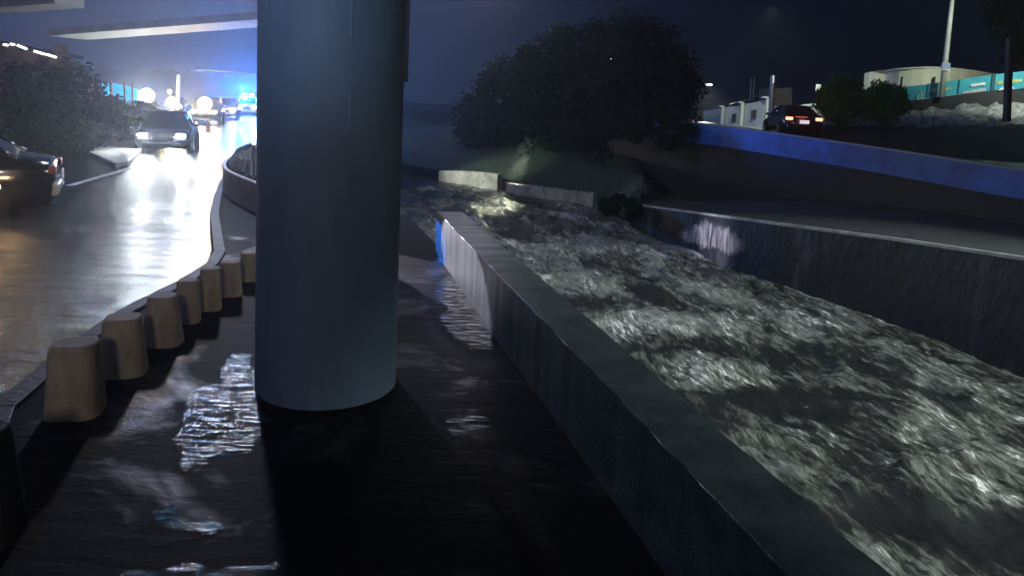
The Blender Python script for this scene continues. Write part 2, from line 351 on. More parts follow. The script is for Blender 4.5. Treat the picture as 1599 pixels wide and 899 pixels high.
# ------------------------------------------------------------------ river
bank_pix = [((1599, 580), 11.3), ((1200, 440), 16.6), ((1050, 380), 20.9), ((925, 325), 27.3), ((790, 300), 31.3), ((685, 283), 34.0)]
bank = [Vector((12.6, -1, 0))] + [at(u, v, z=ZRIV) for (u, v), _ in bank_pix] + [Vector((-9, 42, 0)), Vector((-17, 62, 0)), Vector((-40, 120, 0))]
by = np.array([p.y for p in bank]); bx = np.array([p.x for p in bank])
rows = [-.5]
while rows[-1] < 90: rows.append(rows[-1] + .022 + max(0, rows[-1]) * .0042)
rows = np.array(rows); nx = 420
T = np.linspace(0, 1, nx)
Lx = .16 - .262 * (rows - 5.2) + .30
Lx = np.minimum(Lx, np.interp(rows, by, bx) - 1.2)
Rx = np.interp(rows, by, bx) + .25
X = Lx[:, None] * (1 - T) + Rx[:, None] * T; Y = np.repeat(rows[:, None], nx, 1)
fl = X * (-.267) * .966 + Y * .966; ac = X * .966 + Y * .258      # along flow / across flow
wx = fbm(fl * .45, ac * .6, 3, 50) - .5; wy = fbm(fl * .45 + 31, ac * .6 + 11, 3, 60) - .5
f2 = fl + 1.3 * wx; a2 = ac + 1.1 * wy
h = .34 * (fbm(f2 * .30, a2 * .42, 2, 1) - .5)
h += .26 * (ridged(f2 * .55, a2 * .95, 4, 9, .5) - .45)
h += .11 * (ridged(f2 * 1.9 + wx * 2, a2 * 3.1, 4, 21, .6) - .45)
h += .022 * (fbm(f2 * 5, a2 * 12, 3, 33, .6) - .5)

edge = np.minimum(T, 1 - T)[None, :] * (Rx - Lx)[:, None]
foam = fbm(f2 * .42 + 5, a2 * .85 + 9, 4, 71, .58)
foam = (foam - .36) * 2.0 + .5 * (ridged(f2 * 1.2, a2 * 2.4, 5, 81, .62) - .42) + .35 * np.exp(-edge * 2)
foam = foam * .95 + .0
near_left = np.clip(1 - edge / .01, 0, 1)
foam -= .35 * np.exp(-((T[None, :] - .10) / .12) ** 2) * np.exp(-((Y - 6) / 4.5) ** 2)
# the photo's larger dark pools: three slack, foam-free hollows
for (u, v, ru, rv, st) in ((1230, 625, 1.1, .5, .9), (1090, 540, 1.6, .6, .8), (950, 470, 1.6, .8, .8), (1400, 810, .9, .35, .7), (1570, 850, .7, .4, .6)):
    p = at(u, v, z=ZRIV); df = (X - p.x); dy_ = (Y - p.y)
    foam -= st * np.exp(-((df / ru) ** 2 + (dy_ / rv) ** 2)); h -= .10 * st * np.exp(-((df / ru) ** 2 + (dy_ / rv) ** 2))
h *= .85 * np.clip(.45 + edge * .9, .45, 1)
calm = np.clip((Y - 22) / 12, 0, 1)
foam -= calm * .5
Zr = ZRIV + h * (1 - .5 * calm)
m = bpy.data.materials.new('flood_water'); m.use_nodes = True; n = m.node_tree; L = n.links.new; b = n.nodes['Principled BSDF']; M['river'] = m
g = N(n.nodes, 'ShaderNodeNewGeometry'); at_ = N(n.nodes, 'ShaderNodeAttribute', attribute_name='foam')
rot = N(n.nodes, 'ShaderNodeMapping'); rot.inputs['Rotation'].default_value = (0, 0, R(-15)); rot.inputs['Scale'].default_value = (1, 1, 1); L(g.outputs['Position'], rot.inputs[0])
mp = N(n.nodes, 'ShaderNodeMapping'); mp.inputs['Scale'].default_value = (3.2, .85, 1.4); L(rot.outputs[0], mp.inputs[0])
t1 = N(n.nodes, 'ShaderNodeTexNoise', Scale=3.1, Detail=7.0, Roughness=.60, Distortion=.15); L(mp.outputs[0], t1.inputs['Vector'])
t2 = N(n.nodes, 'ShaderNodeTexNoise', Scale=11.0, Detail=5.0, Roughness=.6, Distortion=.2); L(mp.outputs[0], t2.inputs['Vector'])
a1 = N(n.nodes, 'ShaderNodeMath', operation='MULTIPLY_ADD'); L(t1.outputs[0], a1.inputs[0]); a1.inputs[1].default_value = 2.2; a1.inputs[2].default_value = -1.08
a2_ = N(n.nodes, 'ShaderNodeMath', operation='MULTIPLY_ADD'); L(t2.outputs[0], a2_.inputs[0]); a2_.inputs[1].default_value = .9; L(a1.outputs[0], a2_.inputs[2])
a3 = N(n.nodes, 'ShaderNodeMath', operation='ADD'); L(a2_.outputs[0], a3.inputs[0]); L(at_.outputs['Fac'], a3.inputs[1])
fm = N(n.nodes, 'ShaderNodeMapRange', interpolation_type='SMOOTHSTEP'); fm.inputs[1].default_value = .10; fm.inputs[2].default_value = 1.25; L(a3.outputs[0], fm.inputs[0])
mc = N(n.nodes, 'ShaderNodeMapping'); mc.inputs['Scale'].default_value = (6.5, 1.0, 1.5); L(rot.outputs[0], mc.inputs[0])
t3 = N(n.nodes, 'ShaderNodeTexNoise', Scale=4.6, Detail=5.0, Roughness=.66, Distortion=.1); L(mc.outputs[0], t3.inputs['Vector'])
t4 = N(n.nodes, 'ShaderNodeTexNoise', Scale=.55, Detail=3.0, Roughness=.6); L(mp.outputs[0], t4.inputs['Vector'])
c1 = N(n.nodes, 'ShaderNodeMath', operation='MULTIPLY_ADD'); L(t4.outputs[0], c1.inputs[0]); c1.inputs[1].default_value = .55; L(t3.outputs[0], c1.inputs[2])
c2 = N(n.nodes, 'ShaderNodeMapRange', interpolation_type='SMOOTHSTEP'); c2.inputs[1].default_value = .80; c2.inputs[2].default_value = .96; L(c1.outputs[0], c2.inputs[0])
c3 = N(n.nodes, 'ShaderNodeMath', operation='MULTIPLY'); L(fm.outputs[0], c3.inputs[0]); c3.inputs[1].default_value = .62
c4 = N(n.nodes, 'ShaderNodeMath', operation='MULTIPLY'); L(c2.outputs[0], c4.inputs[0]); L(fm.outputs[0], c4.inputs[1])
c5 = N(n.nodes, 'ShaderNodeMath', operation='MULTIPLY_ADD'); L(c4.outputs[0], c5.inputs[0]); c5.inputs[1].default_value = .55; L(c3.outputs[0], c5.inputs[2])
rc = N(n.nodes, 'ShaderNodeValToRGB'); L(c5.outputs[0], rc.inputs[0])
E = rc.color_ramp.elements; E[0].color = (.015, .016, .017, 1); E[0].position = 0; E[1].color = (.80, .82, .78, 1); E[1].position = 1
q = E.new(.12); q.color = (.032, .033, .028, 1); q = E.new(.30); q.color = (.088, .092, .082, 1); q = E.new(.58); q.color = (.165, .172, .158, 1)
L(rc.outputs[0], b.inputs['Base Color'])
rm = N(n.nodes, 'ShaderNodeMapRange'); rm.inputs[3].default_value = .10; rm.inputs[4].default_value = .36; L(fm.outputs[0], rm.inputs[0]); L(rm.outputs[0], b.inputs['Roughness'])
b.inputs['IOR'].default_value = 1.33
bh = N(n.nodes, 'ShaderNodeMath', operation='MULTIPLY_ADD'); L(t2.outputs[0], bh.inputs[0]); bh.inputs[1].default_value = .35; L(t1.outputs[0], bh.inputs[2])
bp = N(n.nodes, 'ShaderNodeBump', Strength=1.0, Distance=.045); L(bh.outputs[0], bp.inputs['Height']); L(bp.outputs[0], b.inputs['Normal'])
grid_mesh('river_water', X, Y, Zr, M['river'], attr=foam, kind='structure')

# ------------------------------------------------------------------ opposite canal wall + quay
top_pix = [((1599, 407), 11.3), ((1340, 366), 14.4), ((1200, 349), 16.6), ((1050, 328), 20.9), ((985, 319), 24.0)]
base_w = [Vector((12.6, -1, 0)), Vector((10.3, 5, 0))] + [at(1599, 580, z=ZRIV), at(1400, 505, z=ZRIV), at(1200, 440, z=ZRIV), at(1050, 380, z=ZRIV), at(985, 352, z=ZRIV)]
def topz(u, v, p): return H + ray(u, v).z / ray(u, v).y * p.y
zt = [.55, .25, topz(1599, 407, base_w[2]), topz(1400, 376, base_w[3]), topz(1200, 349, base_w[4]), topz(1050, 328, base_w[5]), topz(985, 319, base_w[6])]
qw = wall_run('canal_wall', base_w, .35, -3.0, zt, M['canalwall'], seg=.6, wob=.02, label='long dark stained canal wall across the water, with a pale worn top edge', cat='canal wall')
# pale lip on top of the wall
mb = MB()
for i in range(len(base_w) - 1):
    a, b_ = base_w[i], base_w[i + 1]; d = b_ - a; nn = Vector((d.y, -d.x, 0)).normalized()
    o0, o1 = -.02, .10
    mb.prism([(a.x + nn.x * o0, a.y + nn.y * o0), (a.x + nn.x * o1, a.y + nn.y * o1), (b_.x + nn.x * o1, b_.y + nn.y * o1), (b_.x + nn.x * o0, b_.y + nn.y * o0)],
             [zt[i] - .02, zt[i] - .02, zt[i + 1] - .02, zt[i + 1] - .02], [zt[i] + .035, zt[i] + .035, zt[i + 1] + .035, zt[i + 1] + .035])
mb.build('coping', M['lip'], qw)
# retaining wall foot
rb_pix = [((1599, 352), 19.0), ((1450, 328), 21.2), ((1300, 312), 24.0), ((1100, 304), 28.0), ((1000, 300), 30.5), ((930, 298), 33.5)]
ret = [Vector((24, 2, 0)), Vector((17.5, 12, 0))] + [at(u, v, d=d) for (u, v), d in rb_pix]
retz = [.1, -.2] + [p.z for p in ret[2:]]
def cut(P, Zs, n=3):
    P = [(p.x, p.y, z) for p, z in zip(P, Zs)]
    for _ in range(n):
        Q = [P[0]]
        for a, b_ in zip(P[:-1], P[1:]): Q += [tuple(a[i] * .75 + b_[i] * .25 for i in range(3)), tuple(a[i] * .25 + b_[i] * .75 for i in range(3))]
        P = Q + [P[-1]]
    return [Vector((p[0], p[1], 0)) for p in P], [p[2] for p in P]
ret0 = list(ret); ret, retz = cut(ret0, retz)
# quay surface strip between wall top and retaining wall foot
n_ = 40
def resamp(P, Zs, n):
    P = [Vector((p.x, p.y, z)) for p, z in zip(P, Zs)]; Ls = [0]
    for a, b_ in zip(P[:-1], P[1:]): Ls.append(Ls[-1] + (b_ - a).length)
    out = []
    for t in np.linspace(0, Ls[-1], n):
        i = min(np.searchsorted(Ls, t, 'right') - 1, len(P) - 2); k = (t - Ls[i]) / (Ls[i + 1] - Ls[i]); out.append(P[i].lerp(P[i + 1], k))
    return out
A = resamp([p + Vector((.34, .13, 0)) for p in base_w], [z - .01 for z in zt], n_)
B = resamp([p + Vector((.1, .1, 0)) for p in ret], retz, n_)
S = np.array([[list(a.lerp(b_, t)) for t in np.linspace(0, 1, 14)] for a, b_ in zip(A, B)])
grid_mesh('quay', S[..., 0], S[..., 1], S[..., 2], M['quay'], kind='structure')
# retaining wall with blue parapet
pt_pix = [((1599, 268), 19.0), ((1450, 243), 21.2), ((1300, 221), 24.0), ((1100, 193), 28.0), ((1000, 186), 30.5), ((930, 184), 33.5)]
rtop = [.62, .70] + [at(u, v, d=d).z for (u, v), d in pt_pix]
_, rtop = cut(ret0, rtop)
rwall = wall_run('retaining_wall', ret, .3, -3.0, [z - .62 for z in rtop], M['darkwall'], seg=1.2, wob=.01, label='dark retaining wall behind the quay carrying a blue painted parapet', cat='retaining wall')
P2 = [p + Vector((-.05, -.04, 0)) for p in ret]
def band(name, P, z0s, z1s, th, mat_, parent=None, seg=1.0, **k):
    mbb = MB(); m_ = 46
    a = resamp(P, z0s, m_); c = resamp(P, z1s, m_); V = []
    for i in range(m_):
        d = a[min(i + 1, m_ - 1)] - a[max(i - 1, 0)]; d.z = 0; d.normalize(); q = Vector((d.y, -d.x, 0)) * th
        V += [a[i], (c[i].x, c[i].y, c[i].z), (c[i].x + q.x, c[i].y + q.y, c[i].z), (a[i].x + q.x, a[i].y + q.y, a[i].z)]
    Fc = []
    for i in range(m_ - 1):
        for j in range(4): Fc.append((i * 4 + j, i * 4 + (j + 1) % 4, (i + 1) * 4 + (j + 1) % 4, (i + 1) * 4 + j))
    Fc += [(0, 1, 2, 3), tuple((m_ - 1) * 4 + j for j in range(4))]
    return mbb.add(V, Fc).build(name, mat_, parent, **k)
_k = [i for i, p in enumerate(P2) if p.y < 30.2]; P2 = [P2[i] for i in _k]; rt2 = [rtop[i] for i in _k]
band('blue_parapet', P2, [z - .76 for z in rt2], [z - .03 for z in rt2], .3, M['blue_par'], rwall)
band('coping', [p + Vector((-.02, -.02, 0)) for p in P2], [z - .03 for z in rt2], [z + .02 for z in rt2], .26, M['cap'], rwall)
# upper road surface
C_ = resamp([p + Vector((.25, .2, 0)) for p in ret], [z - .30 for z in rtop], n_)
D_ = resamp([Vector((60, 10, 0)), Vector((48, 26, 0)), Vector((36, 40, 0)), Vector((26, 48, 0)), Vector((14, 60, 0)), Vector((4, 80, 0))], [1.0, .9, .85, .85, 1.1, 1.2], n_)
S = np.array([[list(a.lerp(b_, t)) for t in np.linspace(0, 1, 14)] for a, b_ in zip(C_, D_)])
M['road2'] = wet_ground('wet_upper_asphalt', (.04, .042, .045), (.07, .072, .075), .3, .6, .22, .4, .02, .5, .5)
grid_mesh('upper_road', S[..., 0], S[..., 1], S[..., 2], M['road2'], kind='structure')

# ------------------------------------------------------------------ far right bank: low wall + grassy bank under the tree
fw = [at(925, 325, z=ZRIV), at(860, 312, z=ZRIV), at(790, 301, z=ZRIV)]
wall_run('bank_wall', [p for p in fw], .3, -3, [topz(925, 302, fw[0]), topz(860, 295, fw[1]), topz(790, 286, fw[2])], M['lip'], seg=.6, wob=.03,
         label='pale low bank wall under the tree, nearer of two, right of the dark gap', cat='bank wall')
fw2 = [at(776, 297, z=ZRIV), at(730, 290, z=ZRIV), at(685, 283, z=ZRIV)]
wall_run('bank_wall', [p for p in fw2], .3, -3, [topz(776, 272, fw2[0]), topz(730, 268, fw2[1]), topz(685, 266, fw2[2])], M['lip'], seg=.6, wob=.02,
         label='pale low bank wall at the foot of the green grass bank, farther of two', cat='bank wall')
# bank terrain between canal edge and the upper road / hill
be = [at(985, 352, z=ZRIV), fw[0], fw[1], fw[2], fw2[0], fw2[1], fw2[2], Vector((-9, 42, 0)), Vector((-17, 62, 0)), Vector((-40, 120, 0))]
A = resamp([p + Vector((.3, .35, 0)) for p in be], [-1.2, -1.45, -1.45, -1.4, -1.3, -1.35, -1.4, -1.4, -1.2, -1], 70)
B = resamp([Vector((5.6, 31, 0)), Vector((6, 40, 0)), Vector((5, 50, 0)), Vector((0, 62, 0)), Vector((-6, 75, 0)), Vector((-20, 160, 0))], [-.9, .9, 1.0, .0, -1.0, -2.4], 70)
S = np.array([[list(a.lerp(b_, t)) for t in np.linspace(0, 1, 30)] for a, b_ in zip(A, B)])
S[..., 2] += .5 * (fbm(S[..., 0] * .4, S[..., 1] * .4, 3, 3) - .5) * np.linspace(0, 1, 30)[None, :] + .5 * np.sin(np.linspace(0, 1, 30) * math.pi)[None, :]
bk = grid_mesh('grassy_bank', S[..., 0], S[..., 1], S[..., 2], M['earth'], kind='structure')
# grass tufts
SG = S.reshape(-1, 3)
mb = MB(); V = []; Fc = []
for i in range(7000):
    a = random.randrange(20, 60); t = random.random() ** 1.5
    i0 = a; j0 = min(28, int(t * 22)); p = S[i0, j0] * (1 - .5) + S[min(i0 + 1, 69), j0 + 1] * .5 + rng.normal(0, .25, 3) * np.array([1, 1, 0])
    hgt = random.uniform(.15, .4); an = random.uniform(0, 6.28); dx, dy = math.cos(an) * .03, math.sin(an) * .03; lean = random.uniform(-.1, .1)
    k = len(V); V += [(p[0] - dx, p[1] - dy, p[2] - .05), (p[0] + dx, p[1] + dy, p[2] - .05), (p[0] + lean, p[1] + lean, p[2] + hgt)]; Fc.append((k, k + 1, k + 2))
mb.add(V, Fc).build('grass', M['grass'], fix=False, kind='stuff', label='green grass on the bank under the big tree', cat='grass')

# hills far away
def hill(name, x0, x1, y, hfun, mat_):
    xs_ = np.linspace(x0, x1, 120); t = np.linspace(0, 1, 12)
    X, Tt = np.meshgrid(xs_, t); Yh = y + Tt * 160; Zh = -1 + hfun(X) * np.sin(Tt * math.pi / 2)
    return grid_mesh(name, X, Yh, Zh, mat_, kind='structure')
hill('hill', -160, 60, 95, lambda x: -1.6 + 1.0 * (fbm(x * .03, x * 0 + 1, 4, 8) - .3), M['soil'])

# ------------------------------------------------------------------ leaves / trees
def leaves(name, blobs, n, size, mat_, parent=None, seed=1, hollow=.55, **k):
    r_ = np.random.default_rng(seed); vol = np.array([b[3] * b[4] * b[5] for b in blobs]) ** .67; vol /= vol.sum()
    idx = r_.choice(len(blobs), n, p=vol); B_ = np.array(blobs)[idx]
    d = r_.normal(size=(n, 3)); d /= np.linalg.norm(d, axis=1)[:, None]
    rad = (hollow + (1 - hollow) * r_.random(n)) * (1 + .22 * (np.sin(d[:, 0] * 7 + idx) * np.sin(d[:, 2] * 6 + idx * 2) + np.sin(d[:, 1] * 9)))
    c = B_[:, :3] + d * rad[:, None] * B_[:, 3:6]
    u_ = r_.normal(size=(n, 3)); u_ /= np.linalg.norm(u_, axis=1)[:, None]; v_ = np.cross(u_, r_.normal(size=(n, 3))); v_ /= np.linalg.norm(v_, axis=1)[:, None]
    s = size * (.6 + .8 * r_.random(n))[:, None]
    V = np.stack([c - u_ * s, c + v_ * s * .5, c + u_ * s, c - v_ * s * .5], 1).reshape(-1, 3)
    me = bpy.data.meshes.new(name); q = np.arange(4 * n).astype(np.int32)
    me.vertices.add(4 * n); me.vertices.foreach_set('co', V.ravel()); me.loops.add(4 * n); me.loops.foreach_set('vertex_index', q)
    me.polygons.add(n); me.polygons.foreach_set('loop_start', (np.arange(n) * 4).astype(np.int32)); me.polygons.foreach_set('loop_total', np.full(n, 4, np.int32))
    me.update(calc_edges=True); me.materials.append(mat_)
    o = bpy.data.objects.new(name, me); col.objects.link(o)
    if parent: o.parent = parent
    return tag(o, **k)
def cluster(c, rad, n, rb, seed, squash=.75):
    r_ = random.Random(seed); out = []
    for i in range(n):
        a = r_.uniform(0, 6.28); z = r_.uniform(-.8, 1); q_ = math.sqrt(max(0, 1 - z * z)); f = r_.uniform(.45, .85)
        s = rb * r_.uniform(.6, 1.2)
        out.append((c[0] + rad[0] * f * q_ * math.cos(a), c[1] + rad[1] * f * q_ * math.sin(a), c[2] + rad[2] * f * z, s, s, s * squash))
    return out
def tree(name, base, blobs, nleaf, size, trunk_r, limbs, leafmat, label, cat='tree', group=None, seed=3, nl=8):
    t = empty(name, base, label=label, cat=cat, group=group)
    r_ = random.Random(seed); mb = MB(); top = Vector((limbs[0], limbs[1], limbs[2]))
    mb.tube([(0, 0, -.4), (.1, 0, top.z * .4), top * .8, top], [trunk_r * 1.3, trunk_r, trunk_r * .85, trunk_r * .7], 10)
    for b_ in r_.sample(blobs, min(nl, len(blobs))):
        e_ = Vector(b_[:3]); m_ = top.lerp(e_, .5) + Vector((r_.uniform(-.3, .3), 0, r_.uniform(.1, .4)))
        mb.tube([top * r_.uniform(.7, 1), m_, e_], [trunk_r * .5, trunk_r * .3, trunk_r * .1], 7)
    mb.build('trunk', M['bark'], t, smooth=True)
    leaves('crown', blobs, nleaf, size, leafmat, t, seed)
    return t
def bb(u, v, d, r, base):      # crown blob whose centre shows at pixel (u,v) at distance d
    p = at(u, v, d=d) - Vector(base); return (p.x, p.y, p.z, r[0], r[1], r[2])
# large dark tree: left part (bluish) and right part (greenish)
base = Vector((.2, 39, -.3)); base = Vector((at(795, 262, d=39).x, 39, -.4))
bl = [bb(u, v, d, (rx, rx, rz), base) for u, v, d, rx, rz in [
    (752, 205, 39, 1.3, 1.3), (745, 170, 40, 1.2, 1.0), (780, 150, 38, 1.5, 1.3), (830, 205, 38, 1.9, 1.5), (800, 120, 40, 1.5, 1.1), (850, 150, 37, 2.1, 1.7),
    (855, 98, 39, 1.7, 1.2), (790, 215, 41, 1.4, 1.1), (890, 210, 37, 2.0, 1.6), (905, 75, 39, 1.7, 1.2), (730, 200, 39.5, .7, .6), (880, 60, 40, .9, .7), (825, 88, 39, .7, .6), (770, 120, 40, .7, .6)]]
tree('broadleaf_tree', base, bl, 30000, .11, .26, (.2, 0, 2.1), M['leaf'], 'large dark bluish tree leaning over the far bend of the river', seed=5, nl=12)
# extra stems under its crown, as part of the same tree: a thinner second tree beside
base2 = Vector((at(955, 268, d=36).x, 36, -.3))
bl = [bb(u, v, d, (rx, rx, rz), base2) for u, v, d, rx, rz in [
    (940, 130, 36, 2.1, 1.8), (965, 75, 37, 1.9, 1.5), (1010, 75, 37, 1.7, 1.3), (1015, 130, 36, 2.0, 1.7), (1045, 110, 36, 1.4, 1.3), (1055, 150, 35.5, 1.2, 1.1),
    (970, 190, 35, 2.0, 1.5), (1030, 190, 35, 1.7, 1.2), (925, 200, 35.5, 1.8, 1.5), (950, 235, 35, 1.8, 1.2), (890, 240, 35, 1.5, 1.1), (1000, 235, 34, 1.6, 1.0), (930, 52, 38, .8, .6), (1000, 45, 38, .9, .6), (1080, 130, 36, .6, .5)]]
tree('broadleaf_tree', base2, bl, 34000, .11, .24, (-.2, 0, 2.0), M['leaf_dark'], 'large greenish black tree right of the bluish one, reaching highest', seed=8, nl=12)
# understory shrubs on the bank
for i, (u, v, d, r, lb) in enumerate([(965, 222, 29.5, 1.3, 'dark shrub in front of the left end of the blue parapet'), (1035, 205, 28.0, .8, 'small dark shrub poking over the left part of the blue parapet'), (975, 325, 23.2, .5, 'low dark shrub right at the end of the canal wall'), (1000, 285, 31.5, 1.1, 'dark shrub above the end of the quay, right of the water splash'), (905, 270, 34, 1.1, 'dark shrub under the tree, behind the nearer pale bank wall'),
                                      (850, 268, 36, 1.2, 'dark shrub under the tree, right of the lit grass patch'), (950, 280, 32.5, 1.0, 'dark low shrub just above the water splash'), (660, 246, 60, 2.0, 'distant dark bush at the water bend beside the column'), (1060, 228, 33, 1.2, 'dark shrub where the blue parapet fades out')]):
    p = at(u, v, d=d); o = leaves('shrub', cluster((0, 0, 0), (r * 1.4, r * 1.2, r * .8), 7, r * .55, i), 2600, .09, M['leaf_dark'], None, i + 40, label=lb, cat='shrub', group='dark shrubs on the river bank'); o.location = p

# ------------------------------------------------------------------ viaduct column(s)
def column(u, y, rad, label, top=9.5):
    p = at(u, 300, d=y); t = empty('viaduct_column', (p.x, y, 0), label=label, cat='column', group='viaduct columns')
    nseg = 72; V = []; zs = [-.4] + list(np.linspace(0, top, 26)); Fc = []
    for z in zs:
        for k in range(nseg):
            a = 2 * math.pi * k / nseg; V.append((rad * math.cos(a), rad * math.sin(a), z))
    for i in range(len(zs) - 1):
        for k in range(nseg): Fc.append((i * nseg + k, i * nseg + (k + 1) % nseg, (i + 1) * nseg + (k + 1) % nseg, (i + 1) * nseg + k))
    MB().add(V, Fc).build('shaft', M['conc_col'], t, smooth=True)
    return t, p
c1y = 4.98
t1c, pc = column(510, c1y, .475, 'thick blue-grey round viaduct column standing in the foreground')
pc = at(510, 600, z=0); t1c.location = (pc.x * (c1y / pc.y), c1y, 0)
# formwork seam strip on the camera side near the top
mb = MB(); a0 = math.atan2(-c1y, -t1c.location.x) + .22
for k in range(14):
    if k in (2, 3, 6, 9): continue
    a = a0 + random.uniform(-.004, .004); z = 1.85 + k * .14
    mb.box((.477 * math.cos(a), .477 * math.sin(a), z), (.008, .022, .14), a)
mb.build('formwork_seam', M['conc_seam'], t1c)
t2c, _ = column(497, 34, .475, 'farther viaduct column hidden behind the near one')
# viaduct deck overhead
dk = empty('viaduct', (0, 0, 0), label='dark concrete viaduct deck overhead with pale crossbeams lit from below', cat='viaduct')
perp = Vector((1, .267, 0)).normalized()
def deckpoly(y0, y1, wl, wr, cx0=None):
    c0 = Vector((t1c.location.x, c1y, 0)); a = c0 + VD * (y0 - c1y); b_ = c0 + VD * (y1 - c1y)
    return [a - perp * wl, a + perp * wr, b_ + perp * wr, b_ - perp * wl]
mb = MB(); P = deckpoly(-12, 44, 3.2, 3.2); mb.prism([(p.x, p.y) for p in P], 9.5, 10.6)
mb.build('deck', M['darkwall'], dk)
# crossing overpass over the road: pale underside beam seen upper left
A1 = at(402, 28, d=40); B1 = at(95, 52, d=44)
ob = None
d = (A1 - B1).normalized(); A1e = A1 + d * 5; B1e = B1 - d * 1
mb = MB()
V = []
for p in (B1e, A1e):
    V += [p + Vector((0, 0, -.10)), p + Vector((0, 0, .32)), p + Vector((.8, 2.6, .32)), p + Vector((.8, 2.6, -.10))]
mb.add(V, [(0, 1, 5, 4), (1, 2, 6, 5), (2, 3, 7, 6), (3, 0, 4, 7), (0, 3, 2, 1), (4, 5, 6, 7)])
M['beam'] = mat('pale_beam_concrete', (.27, .28, .27), .7, noise=((.17, .18, .175), .8, 8, (1, 1, 1)))
mb.build('crossing_beam', M['beam'], label='pale concrete beam crossing above the road in the upper left', cat='beam')
# near crossbeam at the upper left corner
A2 = at(75, -2, d=22); B2 = at(-60, 8, d=24); d = (A2 - B2).normalized(); mb = MB(); V = []
for p in (B2 - d * 8, A2 + d * .3):
    V += [p + Vector((0, 0, -.16)), p + Vector((0, 0, .5)), p + Vector((.3, 1, .5)), p + Vector((.3, 1, -.16))]
mb.add(V, [(0, 1, 5, 4), (1, 2, 6, 5), (2, 3, 7, 6), (3, 0, 4, 7), (0, 3, 2, 1), (4, 5, 6, 7)]).build('crossbeam', M['beam'], dk)
# hanging drain pipe right of the column
p0 = at(634, -20, d=14); p1 = at(630, 128, d=14)
MB().tube([p0 + Vector((0, 0, 5)), p0, p1], .085, 12).build('drain_pipe', M['darkwall'], smooth=True, label='dark drain pipe hanging beside the right edge of the column', cat='pipe')

# ------------------------------------------------------------------ bollards
def bollard(p, h, wb, wt, mat_, label, rz, square=True):
    V = []; n = 28; prof = [(0, -.05), (wb, -.05), (wb, .0), (wb + (wt - wb) * .5, h * .5), (wt, h * .955), (wt * .93, h), (0, h)]
    mb = MB(); rows_ = []
    for (r_, z) in prof[1:-1]:
        ring = []
        for k in range(n):
            a = 2 * math.pi * k / n; c, s = math.cos(a), math.sin(a)
            pw = .58 if square else 1
            ring.append((r_ * math.copysign(abs(c) ** pw, c), r_ * math.copysign(abs(s) ** pw, s), z))
        rows_.append(ring)
    V = [p_ for r_ in rows_ for p_ in r_]; m_ = len(rows_)
    Fc = [(i * n + k, i * n + (k + 1) % n, (i + 1) * n + (k + 1) % n, (i + 1) * n + k) for i in range(m_ - 1) for k in range(n)]
    Fc += [tuple(range(n))[::-1], tuple((m_ - 1) * n + k for k in range(n))]
    o = mb.add(V, Fc).build('bollard', mat_, smooth=False, bevel=.012, label=label, cat='bollard', group='concrete bollards along the kerb')
    o.location = p; o.rotation_euler = (0, 0, rz); return o
specs = [  # u base, v base, v top, px width base, px width top
    (97, 663, 545, 94, 78, 'ochre concrete bollard nearest of the row, with a dark right side'),
    (175, 597, 503, 82, 62, 'second ochre concrete bollard of the row, broad and low'),
    (242, 549, 467, 66, 48, 'third ochre concrete bollard, just right of the headlight reflections'),
    (286, 512, 440, 42, 36, 'fourth ochre concrete bollard, narrow, fourth from the camera'),
    (322, 492, 421, 38, 33, 'dim reddish concrete bollard, fifth from the camera'),
    (353, 470, 411, 40, 34, 'dim concrete bollard, sixth from the camera'),
    (386, 446, 396, 38, 34, 'farthest concrete bollard, close against the left edge of the column')]
for i, (u, vb, vt, wb, wt, lb) in enumerate(specs):
    p = at(u, vb - 6, z=0); r_ = ray(u, vt); h = H + r_.z * (p.y / r_.y); px = F / p.y * .98
    p.y += wb / px / 2 * .8; p.x += 0
    bollard(p, h, wb / px / 2 * .90, wt / px / 2 * .88, M['bollard'], lb, R(random.uniform(8, 22)))
p = at(-14, 860, z=0); bollard(Vector((p.x - .10, p.y + .1, 0)), .50, .15, .10, M['bollard_dark'], 'black bollard cut off by the lower left edge of the picture', R(12))

# ------------------------------------------------------------------ planter island with curved wall
ip = [(352, 262), (347, 298), (362, 312), (382, 323), (403, 334), (430, 345)]
front = [at(347, 292, z=0), at(349, 303, z=0), at(360, 312, z=0), at(380, 323, z=0), at(403, 334, z=0), at(440, 352, z=0), at(470, 350, z=0)]
back = [at(470, 262, z=0), at(403, 262, z=0), at(368, 272, z=0), at(352, 282, z=0)]
ring = front + back
def smooth_ring(P, n=3):
    for _ in range(n):
        Q = []
        for i in range(len(P)):
            a, b_ = P[i], P[(i + 1) % len(P)]; Q += [a * .75 + b_ * .25, a * .25 + b_ * .75]
        P = Q
    return P
rg = smooth_ring([Vector(p) for p in ring], 2); cc = sum(rg, Vector()) / len(rg)
isl = empty('planter_island', (0, 0, 0), label='rounded concrete planter with a pale rim beside the road, left of the column', cat='planter')
n = len(rg); V = []
for z, s_ in ((-.05, 1.0), (.42, 1.0), (.47, .995), (.47, .88), (.40, .88)):
    for p in rg: q_ = cc + (p - cc) * s_; V.append((q_.x, q_.y, z))
Fc = [(i * n + k, i * n + (k + 1) % n, (i + 1) * n + (k + 1) % n, (i + 1) * n + k) for i in range(4) for k in range(n)]
mb = MB(); mb.add(V, Fc); mb.build('wall', M['conc'], isl)
V = []; 
for z, s_ in ((.35, .885), (.52, .8), (.72, .6), (.85, .3), (.88, .05)):
    for k_, p in enumerate(rg): q_ = cc + (p - cc) * s_; V.append((q_.x, q_.y, z + (0 if s_ > .85 else random.uniform(-.04, .04))))
Fc = [(i * n + k, i * n + (k + 1) % n, (i + 1) * n + (k + 1) % n, (i + 1) * n + k) for i in range(4) for k in range(n)] + [tuple(4 * n + k for k in range(n))]
MB().add(V, Fc).build('soil_mound', M['soil'], isl)
